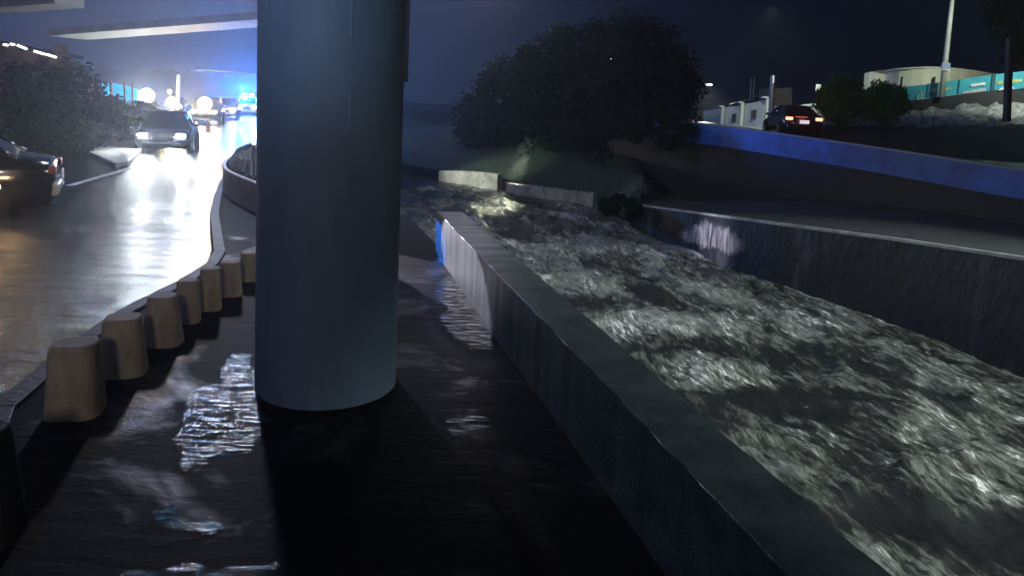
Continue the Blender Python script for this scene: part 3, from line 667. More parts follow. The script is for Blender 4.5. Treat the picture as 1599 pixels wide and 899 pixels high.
V = []
for z, s_ in ((.473, .998), (.495, .99), (.495, .90), (.473, .89)):
    for p in rg: q_ = cc + (p - cc) * s_; V.append((q_.x, q_.y, z))
MB().add(V, [(i * n + k, i * n + (k + 1) % n, ((i + 1) % 4) * n + (k + 1) % n, ((i + 1) % 4) * n + k) for i in range(4) for k in range(n)]).build('rim', M['whitepaint'], isl)

# road surface marks: pale line, slab
a = at(108, 290, z=ZROAD + .012); b_ = at(205, 262, z=ZROAD + .012); d = (b_ - a).normalized(); nn = Vector((-d.y, d.x, 0)) * .09
mb = MB(); mb.add([a - nn, a + nn, b_ + nn, b_ - nn], [(0, 1, 2, 3)]); mb.build('road_marking', M['dirtline'], kind='structure')
P = [at(u, v, z=ZROAD) for u, v in [(138, 243), (165, 228), (215, 224), (222, 238), (200, 258), (180, 262)]][::-1]
MB().prism([(p.x, p.y) for p in P], ZROAD - .1, ZROAD + .13).build('traffic_island', M['lip'], bevel=.03, label='pale low concrete traffic island beside the oncoming car', cat='traffic island')

# ------------------------------------------------------------------ vehicles
def loft(mb, secs, mi=0, close=True):
    n = len(secs[0]); V = [p for s in secs for p in s]
    Fc = [(i * n + k, i * n + (k + 1) % n, (i + 1) * n + (k + 1) % n, (i + 1) * n + k) for i in range(len(secs) - 1) for k in range(n)]
    Fc += [tuple(range(n))[::-1], tuple((len(secs) - 1) * n + k for k in range(n))]
    return mb.add(V, Fc, mi)
def car(label, loc, rz, paint, kind='sedan', head='head_off', tail='tail_dim', cat='car', beacon=None, plate_lit=False, bumper=None, scale=1, group=None, name='car'):
    t = empty(name, loc, rz, label=label, cat=cat, group=group); t.scale = (scale,) * 3
    W = .88; Lh = 2.25; suv = kind != 'sedan'
    # body: front toward -y
    st = [(-Lh, .30, .62, .70), (-Lh + .08, .22, .70, .80), (-Lh + .35, .20, .76, .86), (-1.15, .20, .90, .88), (-.6, .20, .94, .88), (.6, .20, .96, .88), (1.35, .20, .98, .88), (1.9, .22, .99, .86), (Lh - .06, .26, .93, .82), (Lh, .34, .84, .74)]
    if suv: st = [(-Lh, .34, .75, .72), (-Lh + .08, .28, .88, .82), (-Lh + .35, .26, .95, .88), (-1.2, .26, 1.04, .9), (-.6, .26, 1.08, .9), (.6, .26, 1.1, .9), (1.4, .26, 1.12, .9), (2.0, .28, 1.12, .88), (Lh, .34, 1.02, .80)]
    secs = []
    for y, zb, zt_, w_ in st:
        secs.append([(-w_ * .86, y, zb), (-w_, y, zb + .16), (-w_, y, zt_ - .16), (-w_ * .95, y, zt_ - .04), (-w_ * .72, y, zt_ + .02), (0, y, zt_ + .05),
                     (w_ * .72, y, zt_ + .02), (w_ * .95, y, zt_ - .04), (w_, y, zt_ - .16), (w_, y, zb + .16), (w_ * .86, y, zb)])
    loft(MB(), secs).build('body', paint, t, smooth=True, bevel=0)
    # greenhouse
    if suv: g_ = [(-1.15, 1.06, .80, 1.08, .78), (-.55, 1.07, .82, 1.62, .66), (.2, 1.08, .82, 1.70, .68), (1.5, 1.1, .82, 1.69, .67), (2.05, 1.1, .80, 1.60, .62), (2.2, 1.05, .78, 1.12, .74)]
    else: g_ = [(-1.1, .92, .78, .94, .76), (-.45, .94, .80, 1.33, .60), (.15, .95, .80, 1.43, .60), (.85, .96, .80, 1.41, .59), (1.35, .97, .79, 1.28, .57), (1.8, .97, .76, .99, .72)]
    secs = [[(-wb, y, zb), (-wt, y, zt_ - .03), (-wt * .8, y, zt_), (wt * .8, y, zt_), (wt, y, zt_ - .03), (wb, y, zb)] for y, zb, wb, zt_, wt in g_]
    loft(MB(), secs).build('windows', M['glass'], t, smooth=False)
    # roof + pillars
    mb = MB(); g2 = g_[1:-1]
    secs = [[(-wt * 1.02, y, zt_ - .045), (-wt * .98, y, zt_ + .012), (-wt * .6, y, zt_ + .03), (wt * .6, y, zt_ + .03), (wt * .98, y, zt_ + .012), (wt * 1.02, y, zt_ - .045)] for y, zb, wb, zt_, wt in g2]
    loft(mb, secs)
    for s in (-1, 1):
        for (i, j) in ((0, 1), (2, 2), (len(g_) - 1, len(g_) - 2)):
            a_, b2 = g_[i], g_[j]
            mb.tube([(s * a_[2] * 1.0, a_[0], a_[1]), (s * b2[4] * 1.01, b2[0], b2[3] - .02)], .035, 6)
    mb.build('roof', paint, t, smooth=True)
    # wheels
    for s in (-1, 1):
        for y in (-1.38, 1.36):
            wr = .33 if not suv else .37
            wmb = MB(); prof = [(.0, .6), (.0, .93), (.05, 1.0), (.17, 1.0), (.22, .93), (.22, .6)]
            n = 22; V = []
            for dx, rr in prof:
                for k in range(n): a_ = 2 * math.pi * k / n; V.append((s * (W - .16 + dx), y + wr * rr * math.cos(a_), wr + wr * rr * math.sin(a_)))
            Fc = [(i * n + k, i * n + (k + 1) % n, (i + 1) * n + (k + 1) % n, (i + 1) * n + k) for i in range(5) for k in range(n)]
            wmb.add(V, Fc); wo_ = wmb.build('wheel', M['tyre'], t, smooth=True)
            rm_ = MB(); rm_.tube([(s * (W + .02), y, wr), (s * (W + .045), y, wr)], wr * .2, 12)
            for k in range(5):
                a_ = 2 * math.pi * k / 5; rm_.tube([(s * (W + .03), y, wr), (s * (W + .035), y + wr * .6 * math.cos(a_), wr + wr * .6 * math.sin(a_))], [.05, .035], 6)
            rm_.tube([(s * (W - .02), y, wr), (s * (W + .0), y, wr)], wr * .62, 20)
            rm_.build('rim', M['rim'], wo_)
    zh = .66 if not suv else .82
    for s in (-1, 1):
        mb = MB(); mb.box((s * .60, -Lh - .0, zh), (.26, .10, .13)); mb.build('headlight', M[head], t, bevel=.03)
        mb = MB(); mb.box((s * .66, Lh - .01, .82 if not suv else .95), (.30, .10, .13)); mb.build('taillight', M[tail], t, bevel=.02)
        mb = MB(); mb.box((s * (W + .08), -.72, .98 if not suv else 1.15), (.18, .10, .12)); mb.build('wing_mirror', paint, t, bevel=.03)
    mb = MB(); mb.box((0, -Lh - .01, .55 if not suv else .7), (.8, .06, .12)); mb.box((0, -Lh - .02, .35), (1.2, .06, .1)); mb.build('grille', M['metal'], t, bevel=.01)
    mb = MB(); mb.box((0, Lh + .0, .50), (1.5, .14, .2)); mb.build('rear_bumper', bumper or paint, t, bevel=.04)
    pl = MB().box((0, Lh + .085, .68 if not suv else .75), (.42, .02, .16)).build('licence_plate', M['plate'] if plate_lit else M['whitepaint'], t, bevel=.004)
    if plate_lit:
        MB().box((0, Lh + .05, .90), (1.0, .02, .025)).build('boot_trim', M['chrome'], t)
    if beacon:
        b0 = MB(); b0.box((0, .1, 1.80 if suv else 1.50), (1.1, .22, .06)); lb_ = b0.build('light_bar', M['metal'], t)
        MB().box((-.30, .1, 1.89 if suv else 1.59), (.46, .2, .12)).build('blue_lamp', M['blue_lamp'], lb_, bevel=.03)
        MB().box((.34, .1, 1.89 if suv else 1.59), (.30, .2, .10)).build('red_lamp', M['red_lamp'], lb_, bevel=.03)
    return t
def heads(loc, rz, col_, pw, spread=75, zh=.66, tilt=-.05, size=.08, sep=.6, dirn=None):
    for s in (-1, 1):
        c, sn = math.cos(rz), math.sin(rz); lx, ly = s * sep, -2.42
        p = Vector((loc[0] + lx * c - ly * sn, loc[1] + lx * sn + ly * c, loc[2] + zh)); f = Vector((sn, -c, tilt))
        lamp('headlamp_beam', 'SPOT', p, pw, col_, size, p + f, spread, .8)
ZR = ZROAD

# oncoming car with the twin white headlights
pA = at(252, 240, z=ZR); rA = R(19); fA = Vector((math.sin(rA), -math.cos(rA), 0)); la = pA - fA * 2.35 + Vector((0, 0, -.05))
car('dark oncoming car with two white headlights glaring on the flooded road', la, rA, M['carblack'], 'sedan', head='head', group='cars on the flooded road')
heads(la, R(4), (.88, .95, 1), 340, 46, tilt=-.08)
# half-submerged car cut off by the left edge
rB = R(-62); fB = Vector((math.sin(rB), -math.cos(rB), 0)); pB = at(82, 322, z=ZR); lb_ = pB + fB * 2.4 + Vector((0, 0, -.14))
car('dark car standing in water, cut off by the left edge, lit on its rear corner', lb_, rB, M['carblack'], 'sedan', tail='tail_dim', bumper=M['carwhite'], scale=1.1, group='cars on the flooded road')  # white rear bumper paint stands in for headlights striking that corner
lw = at(-6, 292, d=lb_.y - 1.1)
MB().tube([lw, lw + Vector((.02, -.03, 0))], .05, 12).build('warm_lamp', M['amber'], label='small warm lamp glowing at the left edge beside the dark car', cat='lamp')
lamp('warm_lamp_light', 'POINT', lw + Vector((0, -.15, 0)), 14, (1, .72, .35), .06)
# distant queue
def far_car(u, v, z, kind, head, label, paint, rz=R(17), **k):
    p = at(u, v, z=z); f = Vector((math.sin(rz), -math.cos(rz), 0)); l = p - f * 2.3
    car(label, l, rz, paint, kind, head=head, group='cars on the flooded road', **k); return l
l1 = far_car(318, 196, ZR, 'suv', 'head_warm', 'oncoming vehicle with large warm glaring headlights, behind the white-lit car', M['carblack'])
heads(l1, R(0), (1, .78, .48), 300, 44, zh=.82, tilt=-.04)
l2 = far_car(350, 188, ZR, 'suv', 'head_pink', 'pickup-like vehicle with a white roof edge between the warm headlights and the blue beacon', M['carwhite'])
l3 = far_car(385, 182, ZR, 'suv', 'head_pink', 'patrol vehicle with a blue roof beacon glaring beside the column', M['carwhite'], beacon=True)
heads(l3, R(-2), (.9, .88, 1), 400, 34, zh=.82, tilt=-.035)
bp_ = l3 + Vector((-.1, -.6, 2.2))
lamp('beacon_light', 'POINT', bp_, 15000, (.02, .24, 1), .15)
l4 = far_car(268, 178, ZR, 'sedan', 'head_warm', 'distant oncoming car with yellow headlights, left of the warm glare', M['carblack'])
# narrow spots added to light the parapet's far end; no vehicle stands there
s1 = Vector((-5.6, 14.6, 1.3))
lamp('parapet_fill_spot', 'SPOT', s1, 8500, (.90, .84, 1), .015, (wallx(7.75) + .05, 7.75, .16), 7.2, .12)
lamp('parapet_fill_spot_blue', 'SPOT', s1 + Vector((.1, .1, .2)), 14000, (.02, .22, 1), .015, (wallx(9.15), 9.15, .22), 3.4, .15)

# ------------------------------------------------------------------ left background
emb = [Vector((-60, 20, 0)), Vector((-19.5, 22, 0)), Vector((-20.0, 32, 0)), Vector((-25, 52, 0)), Vector((-36, 90, 0)), Vector((-60, 170, 0))]
A = resamp(emb, [ZROAD - .3] * 6, 60); B = resamp([p + Vector((-6, 3, 0)) for p in emb], [2.3, 2.3, 2.8, 3.4, 4, 5], 60)
S = np.array([[list(a.lerp(b_, t)) for t in np.linspace(0, 1, 14)] for a, b_ in zip(A, B)])
S[..., 2] += .8 * (fbm(S[..., 0] * .5, S[..., 1] * .5 + S[..., 2], 4, 77) - .5)
grid_mesh('embankment', S[..., 0], S[..., 1], S[..., 2], M['soil'], kind='structure')
i = 0
for (u, v, d, r) in [(10, 190, 22, 1.5), (70, 200, 23, 1.4), (120, 190, 26, 1.5), (30, 160, 26, 1.7), (95, 165, 28, 1.5), (160, 190, 32, 1.3), (195, 196, 34, 1.2), (55, 132, 30, 1.1), (128, 165, 31, 1.3), (225, 180, 42, 1.2)]:
    p = at(u, v, d=d); o = leaves('hedge_shrub', cluster((0, 0, 0), (r * 1.3, r, r * .9), 8, r * .5, i + 70), 3000, .085, M['leaf_dark'], None, i + 70,
        label=['dark shrub at the far left, just above the cut-off car', 'dark shrub right of the car roof at the left', 'dark shrub between the cut-off car and the traffic island', 'tall dark shrub below the string of bright tube lamps', 'tall dark shrub right of the string of tube lamps', 'dark shrub under the left end of the cyan panel', 'dark shrub under the right end of the cyan panel', 'highest dark shrub, just under the tube lamps', 'dark shrub left of the curved pale sign frame', 'small dark shrub left of the oncoming warm headlights'][i],
        cat='shrub', group='dark shrubs on the left embankment'); o.location = p; i += 1
# pale rocks by the car and on the embankment
for (u, v, d, r, lb) in [(190, 170, 33, .3, 'small pale rock on the embankment below the cyan panel'), (215, 175, 34, .22, 'small pale rock at the right end of the embankment')]:
    p = at(u, v, d=d); bm = bmesh.new(); bmesh.ops.create_icosphere(bm, subdivisions=3, radius=r)
    for v_ in bm.verts: v_.co *= .75 + .5 * float(fbm(np.array([v_.co.x * 3 + v_.co.z * 2.1]), np.array([v_.co.y * 3 + 5]), 3, 4)[0])
    me = bpy.data.meshes.new('rock'); bm.to_mesh(me); bm.free(); me.materials.append(M['rock_dim']); o = bpy.data.objects.new('rock', me); col.objects.link(o); o.location = p; tag(o, lb, 'rock', 'pale rocks by the road')
# building with bright tube lamps, upper left
a = at(-30, 66, d=32); b_ = at(112, 92, d=36)
bt = empty('market_building', (0, 0, 0), label='dim reddish low building with a row of bright tube lamps under its eave, far left', cat='building')
d = (b_ - a); nn = Vector((-d.y, d.x, 0)).normalized() * 4
mb = MB(); A0 = a - d * .4; B0 = b_
M['facade_red'] = mat('reddish_wall', (.20, .09, .09), .8, noise=((.12, .06, .07), 1, 6, (1, 1, 1)))
mb.add([A0 + Vector((0, 0, -3.2)), B0 + Vector((0, 0, -2.4)), B0 + Vector((0, 0, -.1)), A0 + Vector((0, 0, -.1)), A0 + nn + Vector((0, 0, -3.2)), B0 + nn + Vector((0, 0, -2.4)), B0 + nn + Vector((0, 0, -.1)), A0 + nn + Vector((0, 0, -.1))],
       [(0, 1, 2, 3), (5, 4, 7, 6), (0, 3, 7, 4), (1, 5, 6, 2), (3, 2, 6, 7), (0, 4, 5, 1)])
mb.build('wall', M['facade_red'], bt)
mb = MB(); q_ = -nn.normalized() * .8
mb.add([A0 + q_, B0 + q_, B0 + nn, A0 + nn, A0 + q_ + Vector((0, 0, .12)), B0 + q_ + Vector((0, 0, .12)), B0 + nn + Vector((0, 0, .3)), A0 + nn + Vector((0, 0, .3))], [(0, 1, 5, 4), (1, 2, 6, 5), (2, 3, 7, 6), (3, 0, 4, 7), (0, 3, 2, 1), (4, 5, 6, 7)])
mb.build('roof', M['metal'], bt)
for (u0, v0, u1, v1) in [(6, 70, 12, 71), (17, 69, 22, 70), (27, 71, 42, 77), (53, 80, 70, 85), (72, 85, 88, 90)]:
    p = at(u0, v0, d=31); q2 = at(u1, v1, d=31.3)
    MB().tube([p, q2], .045, 8).build('tube_lamp', M['tube_light'], bt)
for k, (u, v) in enumerate([(20, 80), (46, 88), (88, 98), (104, 106), (96, 78)]):
    p = at(u, v, d=31.6); MB().box(p, (.5, .06, .42), .3).build('window', M['facade_dim'], bt, bevel=.01)
lamp('eave_light', 'POINT', at(55, 88, d=30.6), 25, (1, .55, .5), .3)
# cyan panel (backlit hoarding) + curved pale frame
cp = empty('cyan_hoarding', (0, 0, 0), label='bright cyan backlit hoarding beyond the embankment, left of the white lamp', cat='hoarding')
def quadpanel(name, pix, d, th, mat_, parent=None, d2=None, **k):
    P = [at(u, v, d=d + ((d2 - d) * i_ if d2 else 0)) for (u, v), i_ in zip(pix, (0, 1, 1, 0))]; nn = Vector((0, th, 0))
    return MB().add(P + [p + nn for p in P], [(0, 1, 2, 3), (7, 6, 5, 4), (0, 4, 5, 1), (1, 5, 6, 2), (2, 6, 7, 3), (3, 7, 4, 0)]).build(name, mat_, parent, **k)
quadpanel('panel', [(160, 151), (171, 151), (168, 131), (159, 130)], 44, .1, M['litblue'], cp)
quadpanel('panel', [(177, 155), (194, 158), (194, 134), (176, 130)], 44, .1, M['litblue'], cp)
quadpanel('panel', [(195, 158), (214, 158), (213, 139), (195, 134)], 44, .1, M['litblue'], cp)
for u in (173.5, 194.5, 207):
    MB().tube([at(u, 160, d=43.9), at(u - .5, 128, d=43.9)], .05, 8).build('post', M['metal'], cp)
pts = [at(u, v, d=42) for u, v in [(147, 104), (142.5, 112), (141, 122), (142, 130), (146, 137), (152, 143)]]
MB().tube(pts, [.03, .05, .06, .06, .05, .03], 8).build('curved_frame', M['whitepaint'], smooth=True, label='thin curved pale frame standing left of the cyan hoarding', cat='sign frame')
# white lamps on posts, and post
def glow(u, v, d, r, m_, label, postv, pw=0, colr=(1, 1, 1)):
    p = at(u, v, d=d); t = empty('street_lamp', (p.x, p.y, at(u, postv, d=d).z), label=label, cat='street lamp', group='lit lamps along the far road')
    bm = bmesh.new(); bmesh.ops.create_uvsphere(bm, u_segments=16, v_segments=10, radius=r); me = bpy.data.meshes.new('lamp_globe'); bm.to_mesh(me); bm.free(); me.materials.append(m_)
    o = bpy.data.objects.new('lamp_globe', me); col.objects.link(o); o.parent = t; o.location = (0, 0, p.z - t.location.z)
    MB().tube([(0, .05, 0), (0, .05, p.z - t.location.z)], .06, 8).build('post', M['pole'], t)
    if pw: lamp('lamp_light', 'POINT', p + Vector((0, -.6, 0)), pw, colr, r)
glow(229, 150, 48, .46, M['lamp_glow'], 'white globe lamp at the right end of the cyan hoarding', 178, 1300, (.92, 1, .98))
glow(265, 143, 60, .16, M['lamp_yellow'], 'small yellowish lamp above the distant yellow headlights', 178)
glow(268, 160, 58, .42, M['lamp_yellow'], 'broad yellow lamp above the distant yellow headlights', 178, 1000, (1, .80, .45))
glow(320, 162, 46, .40, M['lamp_yellow'], 'warm globe added as headlight glare over the oncoming warm-lit vehicle', 190, 1800, (1, .80, .5))  # added globe standing in for the blown-out headlights below it
MB().tube([at(277, 172, d=50), at(279, 117, d=50)], [.14, .12], 10).build('road_post', M['pole'], label='pale square-topped post between the yellow and warm lamps', cat='post')
t = MB(); t.tube([at(402, 165, d=46), at(402, 114, d=46)], .07, 8); t.tube([at(402, 115, d=46), at(305, 108, d=46.5)], .05, 8)
M['mast'] = mat('galvanised_mast', (.10, .12, .15), .6)
t.build('mast_arm', M['mast'], label='thin overhead mast arm above the blue beacon', cat='mast')
# scrub light specks near queue: traffic cone-like marker with orange reflection
pz = at(325, 205, z=ZR + .02); c_ = MB(); c_.tube([pz, pz + Vector((0, 0, .65))], [.17, .03], 14); c_.box(pz + Vector((0, 0, .02)), (.4, .4, .04))
M['orange'] = mat('orange_plastic', (.7, .22, .05), .5)
c_.build('traffic_cone', M['orange'], label='orange traffic cone in the road below the warm headlights', cat='traffic cone')

# ------------------------------------------------------------------ right background
# black planted slope, rubble strip, dark band wall, mural
def strip(name, lower, upper, n, mat_, amp=.25, fr=.8, rows_=14, **k):
    A = [at(u, v, d=d) for (u, v, d) in lower]; B = [at(u, v, d=d) for (u, v, d) in upper]
    A = resamp(A, [p.z for p in A], n); B = resamp(B, [p.z for p in B], n)
    S = np.array([[list(a.lerp(b_, t)) for t in np.linspace(0, 1, rows_)] for a, b_ in zip(A, B)])
    S[..., 2] += amp * (fbm(S[..., 0] * fr, S[..., 1] * fr + S[..., 2], 4, 7) - .5) * 2; S[..., 1] += amp * (ridged(S[..., 0] * fr * 1.7, S[..., 2] * fr * 3, 3, 17) - .5)
    return grid_mesh(name, S[..., 0], S[..., 1], S[..., 2], mat_, **k)
strip('planted_slope', [(1215, 216, 37), (1300, 222, 33), (1400, 236, 29), (1500, 250, 27), (1760, 290, 24)], [(1215, 196, 40), (1300, 196, 37), (1400, 198, 35), (1500, 196, 33.5), (1760, 190, 31)], 90, M['soil'], .10, kind='structure')
strip('rubble_slope', [(1200, 200, 41), (1300, 198, 37.2), (1400, 200, 35.2), (1500, 198, 33.7), (1760, 192, 31.2)], [(1200, 186, 44), (1300, 180, 40), (1400, 176, 38), (1500, 167, 36.6), (1760, 150, 34)], 320, M['rock'], .26, 2.6, 26, kind='structure')
def wallq(name, lo, hi, th, mat_, parent=None, **k):
    V = []; n = len(lo)
    for (u, v, d), (u2, v2, d2) in zip(lo, hi):
        a_ = at(u, v, d=d); zt_ = H + ray(u2, v2).z / ray(u2, v2).y * d
        V += [(a_.x, a_.y, a_.z), (a_.x, a_.y, zt_), (a_.x + .1, a_.y + th, zt_), (a_.x + .1, a_.y + th, a_.z)]
    Fc = [(i * 4 + j, i * 4 + (j + 1) % 4, (i + 1) * 4 + (j + 1) % 4, (i + 1) * 4 + j) for i in range(n - 1) for j in range(4)] + [(0, 1, 2, 3), tuple((n - 1) * 4 + j for j in range(4))]
    return MB().add(V, Fc).build(name, mat_, parent, **k)
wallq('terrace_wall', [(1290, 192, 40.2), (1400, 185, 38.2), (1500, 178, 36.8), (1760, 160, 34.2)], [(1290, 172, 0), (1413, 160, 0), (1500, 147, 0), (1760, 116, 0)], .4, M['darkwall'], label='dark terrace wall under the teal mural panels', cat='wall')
# mural panels
mur = empty('mural_wall', (0, 0, 0), label='teal painted hoarding of four lettered panels on the dark terrace wall', cat='mural')
def ml(u): return np.interp(u, [1395, 1413, 1450, 1495, 1547, 1599, 1760], [165, 161, 154.5, 150, 144, 138, 120])
def mt(u): return np.interp(u, [1395, 1413, 1450, 1495, 1547, 1599, 1760], [137, 135.5, 131, 124.5, 116.5, 111, 95])
def md(u): return 38.4 - (u - 1400) * .0135
for (u0, u1) in ((1396, 1447), (1449, 1495), (1497, 1545), (1552, 1600), (1602, 1700)):
    us = np.linspace(u0, u1, 4); lo = [(u, ml(u), md(u)) for u in us]; hi = [(u, mt(u), 0) for u in us]
    p_ = wallq('panel', lo, hi, .12, M['teal'], mur)
for u in (1448, 1496, 1548.5, 1601):
    wallq('joint_post', [(u - 1.2, ml(u) + .5, md(u) - .05), (u + 1.2, ml(u) + .5, md(u) - .05)], [(u - 1.2, mt(u) - .5, 0), (u + 1.2, mt(u) - .5, 0)], .2, M['teal_dark'], mur)
us = np.linspace(1408, 1500, 6); wallq('white_base', [(u, ml(u) + .3, md(u) - .06) for u in us], [(u, ml(u) - 2.2, 0) for u in us], .03, M['whitepaint'], mur)
def strokes(n_, u, v, wpx, hpx, mat_):
    """a run of worn, unreadable painted letters"""
    r_ = random.Random(int(u)); mb = MB(); cw = wpx / n_
    def q(u0, v0, u1, v1):
        sl_ = (mt(u1) - mt(u0)); d0 = md(u0) - .03; P = [at(u0, v0, d=d0), at(u1, v0 + sl_, d=md(u1) - .03), at(u1, v1 + sl_, d=md(u1) - .03), at(u0, v1, d=d0)]; nn = Vector((0, .02, 0))
        mb.add(P + [p + nn for p in P], [(0, 1, 2, 3), (7, 6, 5, 4), (0, 4, 5, 1), (1, 5, 6, 2), (2, 6, 7, 3), (3, 7, 4, 0)])
    for k in range(n_):
        ua = u - wpx / 2 + k * cw; va = v + (mt(ua) - mt(u)); t_ = cw * .26
        q(ua, va + hpx / 2, ua + t_, va - hpx / 2)
        if r_.random() < .8: q(ua + cw * .52, va + hpx / 2, ua + cw * .52 + t_, va - hpx / 2)
        if r_.random() < .8: q(ua + t_, va - hpx * .3, ua + cw * .52, va - hpx / 2)
        if r_.random() < .6: q(ua + t_, va + hpx * .1, ua + cw * .52, va - hpx * .1)
        if r_.random() < .5: q(ua + t_, va + hpx / 2, ua + cw * .52, va + hpx * .3)
    mb.build('lettering', mat_, mur)
strokes(4, 1460, 141, 13, 4.4, M['yellowpaint']); strokes(3, 1481, 138.5, 11, 4.6, M['yellowpaint'])
strokes(5, 1563, 129, 14, 4.6, M['yellowpaint']); strokes(5, 1588, 126.5, 17, 4.8, M['yellowpaint'])
strokes(8, 1522, 142.5, 36, 4.6, M['whitepaint'])
wallq('white_plate', [(1516, 135.8, md(1516) - .05), (1536, 133, md(1536) - .05)], [(1516, 131.5, 0), (1536, 128.8, 0)], .03, M['whitepaint'], mur)
# green arch shape and white mounds painted as relief
mb = MB(); pts = [at(u, v, d=md(1433) - .08) for u, v in [(1432, 157), (1434, 148), (1437, 142), (1439, 148), (1439, 156)]]; mb.tube(pts, .035, 6)
M['palegreen'] = mat('pale_green_paint', (.35, .65, .40), .6); mb.build('painted_arch', M['palegreen'], mur)
for u in (1565, 1579):
    pts = [at(u - 5, ml(u) - .5, d=md(u) - .07), at(u, ml(u) - 3.5, d=md(u) - .07), at(u + 5, ml(u) - .8, d=md(u) - .07)]; MB().tube(pts, [.03, .07, .03], 6).build('painted_mound', M['whitepaint'], mur)
# round cream building
rbp = [(1380, 160, 44), (1383, 157, 42.8), (1390, 155, 42), (1400, 155, 41.5), (1420, 153, 41.1), (1440, 151, 41), (1460, 149, 41.1), (1480, 148, 41.5), (1500, 147, 42.3), (1525, 145, 43.7), (1560, 142, 47)]
rbt = [(1380, 112, 0), (1383, 111, 0), (1390, 109, 0), (1400, 107.5, 0), (1420, 106, 0), (1440, 105, 0), (1460, 105, 0), (1480, 106, 0), (1500, 108, 0), (1525, 111, 0), (1560, 117, 0)]
rb = empty('round_building', (0, 0, 0), label='cream curved wall of a low building behind the teal mural', cat='building')
wallq('wall', rbp, rbt, 3, M['cream'], rb)
wallq('cornice', [(u, v2 + 1.6, d - .12) for (u, v, d), (_, v2, _2) in zip(rbp, rbt)], [(u, v2 - .6, 0) for (u, v2, _) in rbt], .2, M['plaster'], rb)
for u in (1405, 1456): wallq('drain_stain', [(u, 136, 40.85), (u + 1.5, 136, 40.85)], [(u, 120, 0), (u + 1.5, 120, 0)], .05, M['darkwall'], rb)
# pole with pale blue sign
pl = empty('utility_pole', tuple(at(1471, 152, d=37)), label='tall pale utility pole with a small blue sign, in front of the teal mural', cat='pole')
base_p = at(1470, 152, d=37); topp = at(1487, 0, d=37); off = Vector(pl.location)
MB().tube([base_p - off, (topp - base_p) * 1.08 + base_p - off], [.14, .09], 12).build('shaft', M['pole'], pl, smooth=True)
c = at(1477, 103, d=36.8) - off; MB().box(c, (.42, .05, .28)).build('sign', M['signblue'], pl, bevel=.01)
MB().box(c + Vector((0, -.03, -.19)), (.36, .04, .07)).build('sign_strip', M['whitepaint'], pl)
# dark post at right
a = at(1572, 190, d=30); b_ = at(1577, 60, d=30); MB().tube([a, b_], .15, 10).build('dark_post', M['metal'], label='black post in front of the right end of the mural', cat='post')
# topiaries
for i, (u, v, ru, rv, lb) in enumerate([(1312, 157, 34, 36, 'round clipped topiary bush, left one of the pair'), (1378, 160, 35, 30, 'wider flat-topped topiary bush, right one of the pair')]):
    d = 35.5 - i * .6; p = at(u, v, d=d); base_ = Vector((p.x, p.y, at(u, 203, d=d).z)); t = empty('topiary_bush', base_, label=lb, cat='topiary bush', group='pair of topiary bushes')
    a_, c_ = ru / F * d, rv / F * d
    leaves('crown', [(0, 0, p.z - base_.z, a_ * .93, a_ * .93, c_ * .93)] + [(a_ * .55 * math.cos(k), a_ * .55 * math.sin(k), p.z - base_.z + c_ * .35 * math.sin(k * 2.3), a_ * .42, a_ * .42, c_ * .45) for k in (0, .9, 1.9, 2.8, 3.7, 4.6, 5.5)],
           30000, .055, M['leaf_topi'], t, 90 + i, hollow=.8)
    mb = MB(); mb.tube([(0, 0, -.2), (.03, 0, (p.z - base_.z) * .6), (0, 0, p.z - base_.z)], [.09, .07, .06], 8); mb.tube([(0, 0, (p.z - base_.z) * .3), (.4, 0, p.z - base_.z - .3)], .04, 6)
    mb.build('trunk', M['bark'], t)
# overhanging tree at upper right corner
base3 = Vector((at(1640, 220, d=30).x, 30, 1.2))
tree('broadleaf_tree', base3, [bb(u, v, d, (r, r, r * .8), base3) for u, v, d, r in [(1600, 30, 30, 1.2), (1640, 60, 30, 1.6), (1570, 10, 30, .8), (1620, -20, 30, 1.5), (1600, 80, 31, .8), (1560, 25, 30.5, .5)]],
     9000, .085, .18, (0, 0, 3.2), M['leaf_dark'], 'dark green tree whose edge hangs into the upper right corner', seed=12, nl=5)
# white walled compound left of the car
wb = empty('white_walled_house', (0, 0, 0), label='low whitewashed boundary wall with square niches and pillars, left of the black car', cat='building')
def wp(u): return 58 - (u - 1095) * .10
M['facade_grey'] = mat('grey_green_plaster', (.36, .38, .32), .8, noise=((.22, .24, .2), 1.3, 7, (1, 1, 1)))
wallq('wall', [(1095, 192, 60), (1126, 197, 56)], [(1095, 174, 0), (1126, 169, 0)], .4, M['facade_grey'], wb)
wallq('wall', [(1127, 199, 54), (1157, 201, 51)], [(1127, 168, 0), (1157, 164.5, 0)], .4, M['plaster'], wb)
wallq('wall', [(1157.5, 201, 51), (1196, 205, 47)], [(1157.5, 163, 0), (1196, 156, 0)], .4, M['plaster'], wb)
for (u, v0, v1, d) in ((1127, 200, 166, 53.6), (1157, 202, 160, 50.6), (1196, 206, 152, 46.6)):
    wallq('pillar', [(u - 2.4, v0, d), (u + 2.4, v0, d)], [(u - 2.4, v1, 0), (u + 2.4, v1, 0)], .6, M['plaster'], wb)
    wallq('pillar_cap', [(u - 3.4, v1 + 1.2, d - .06), (u + 3.4, v1 + 1.2, d - .06)], [(u - 3.4, v1 - 1.2, 0), (u + 3.4, v1 - 1.2, 0)], .8, M['whitepaint'], wb)
for (u0, u1, v0, v1, d) in ((1142, 1147, 191, 178, 52), (1172, 1179, 186, 172, 48.9)):
    wallq('niche_window', [(u0, v0, d), (u1, v0 - .6, d - .3)], [(u0, v1, 0), (u1, v1 - .6, 0)], .1, M['facade_dim'], wb)
wallq('low_kerb_wall', [(1125, 203, 50), (1160, 207, 47), (1200, 211, 43)], [(1125, 194, 0), (1160, 196, 0), (1200, 199, 0)], .4, M['cream'], wb)
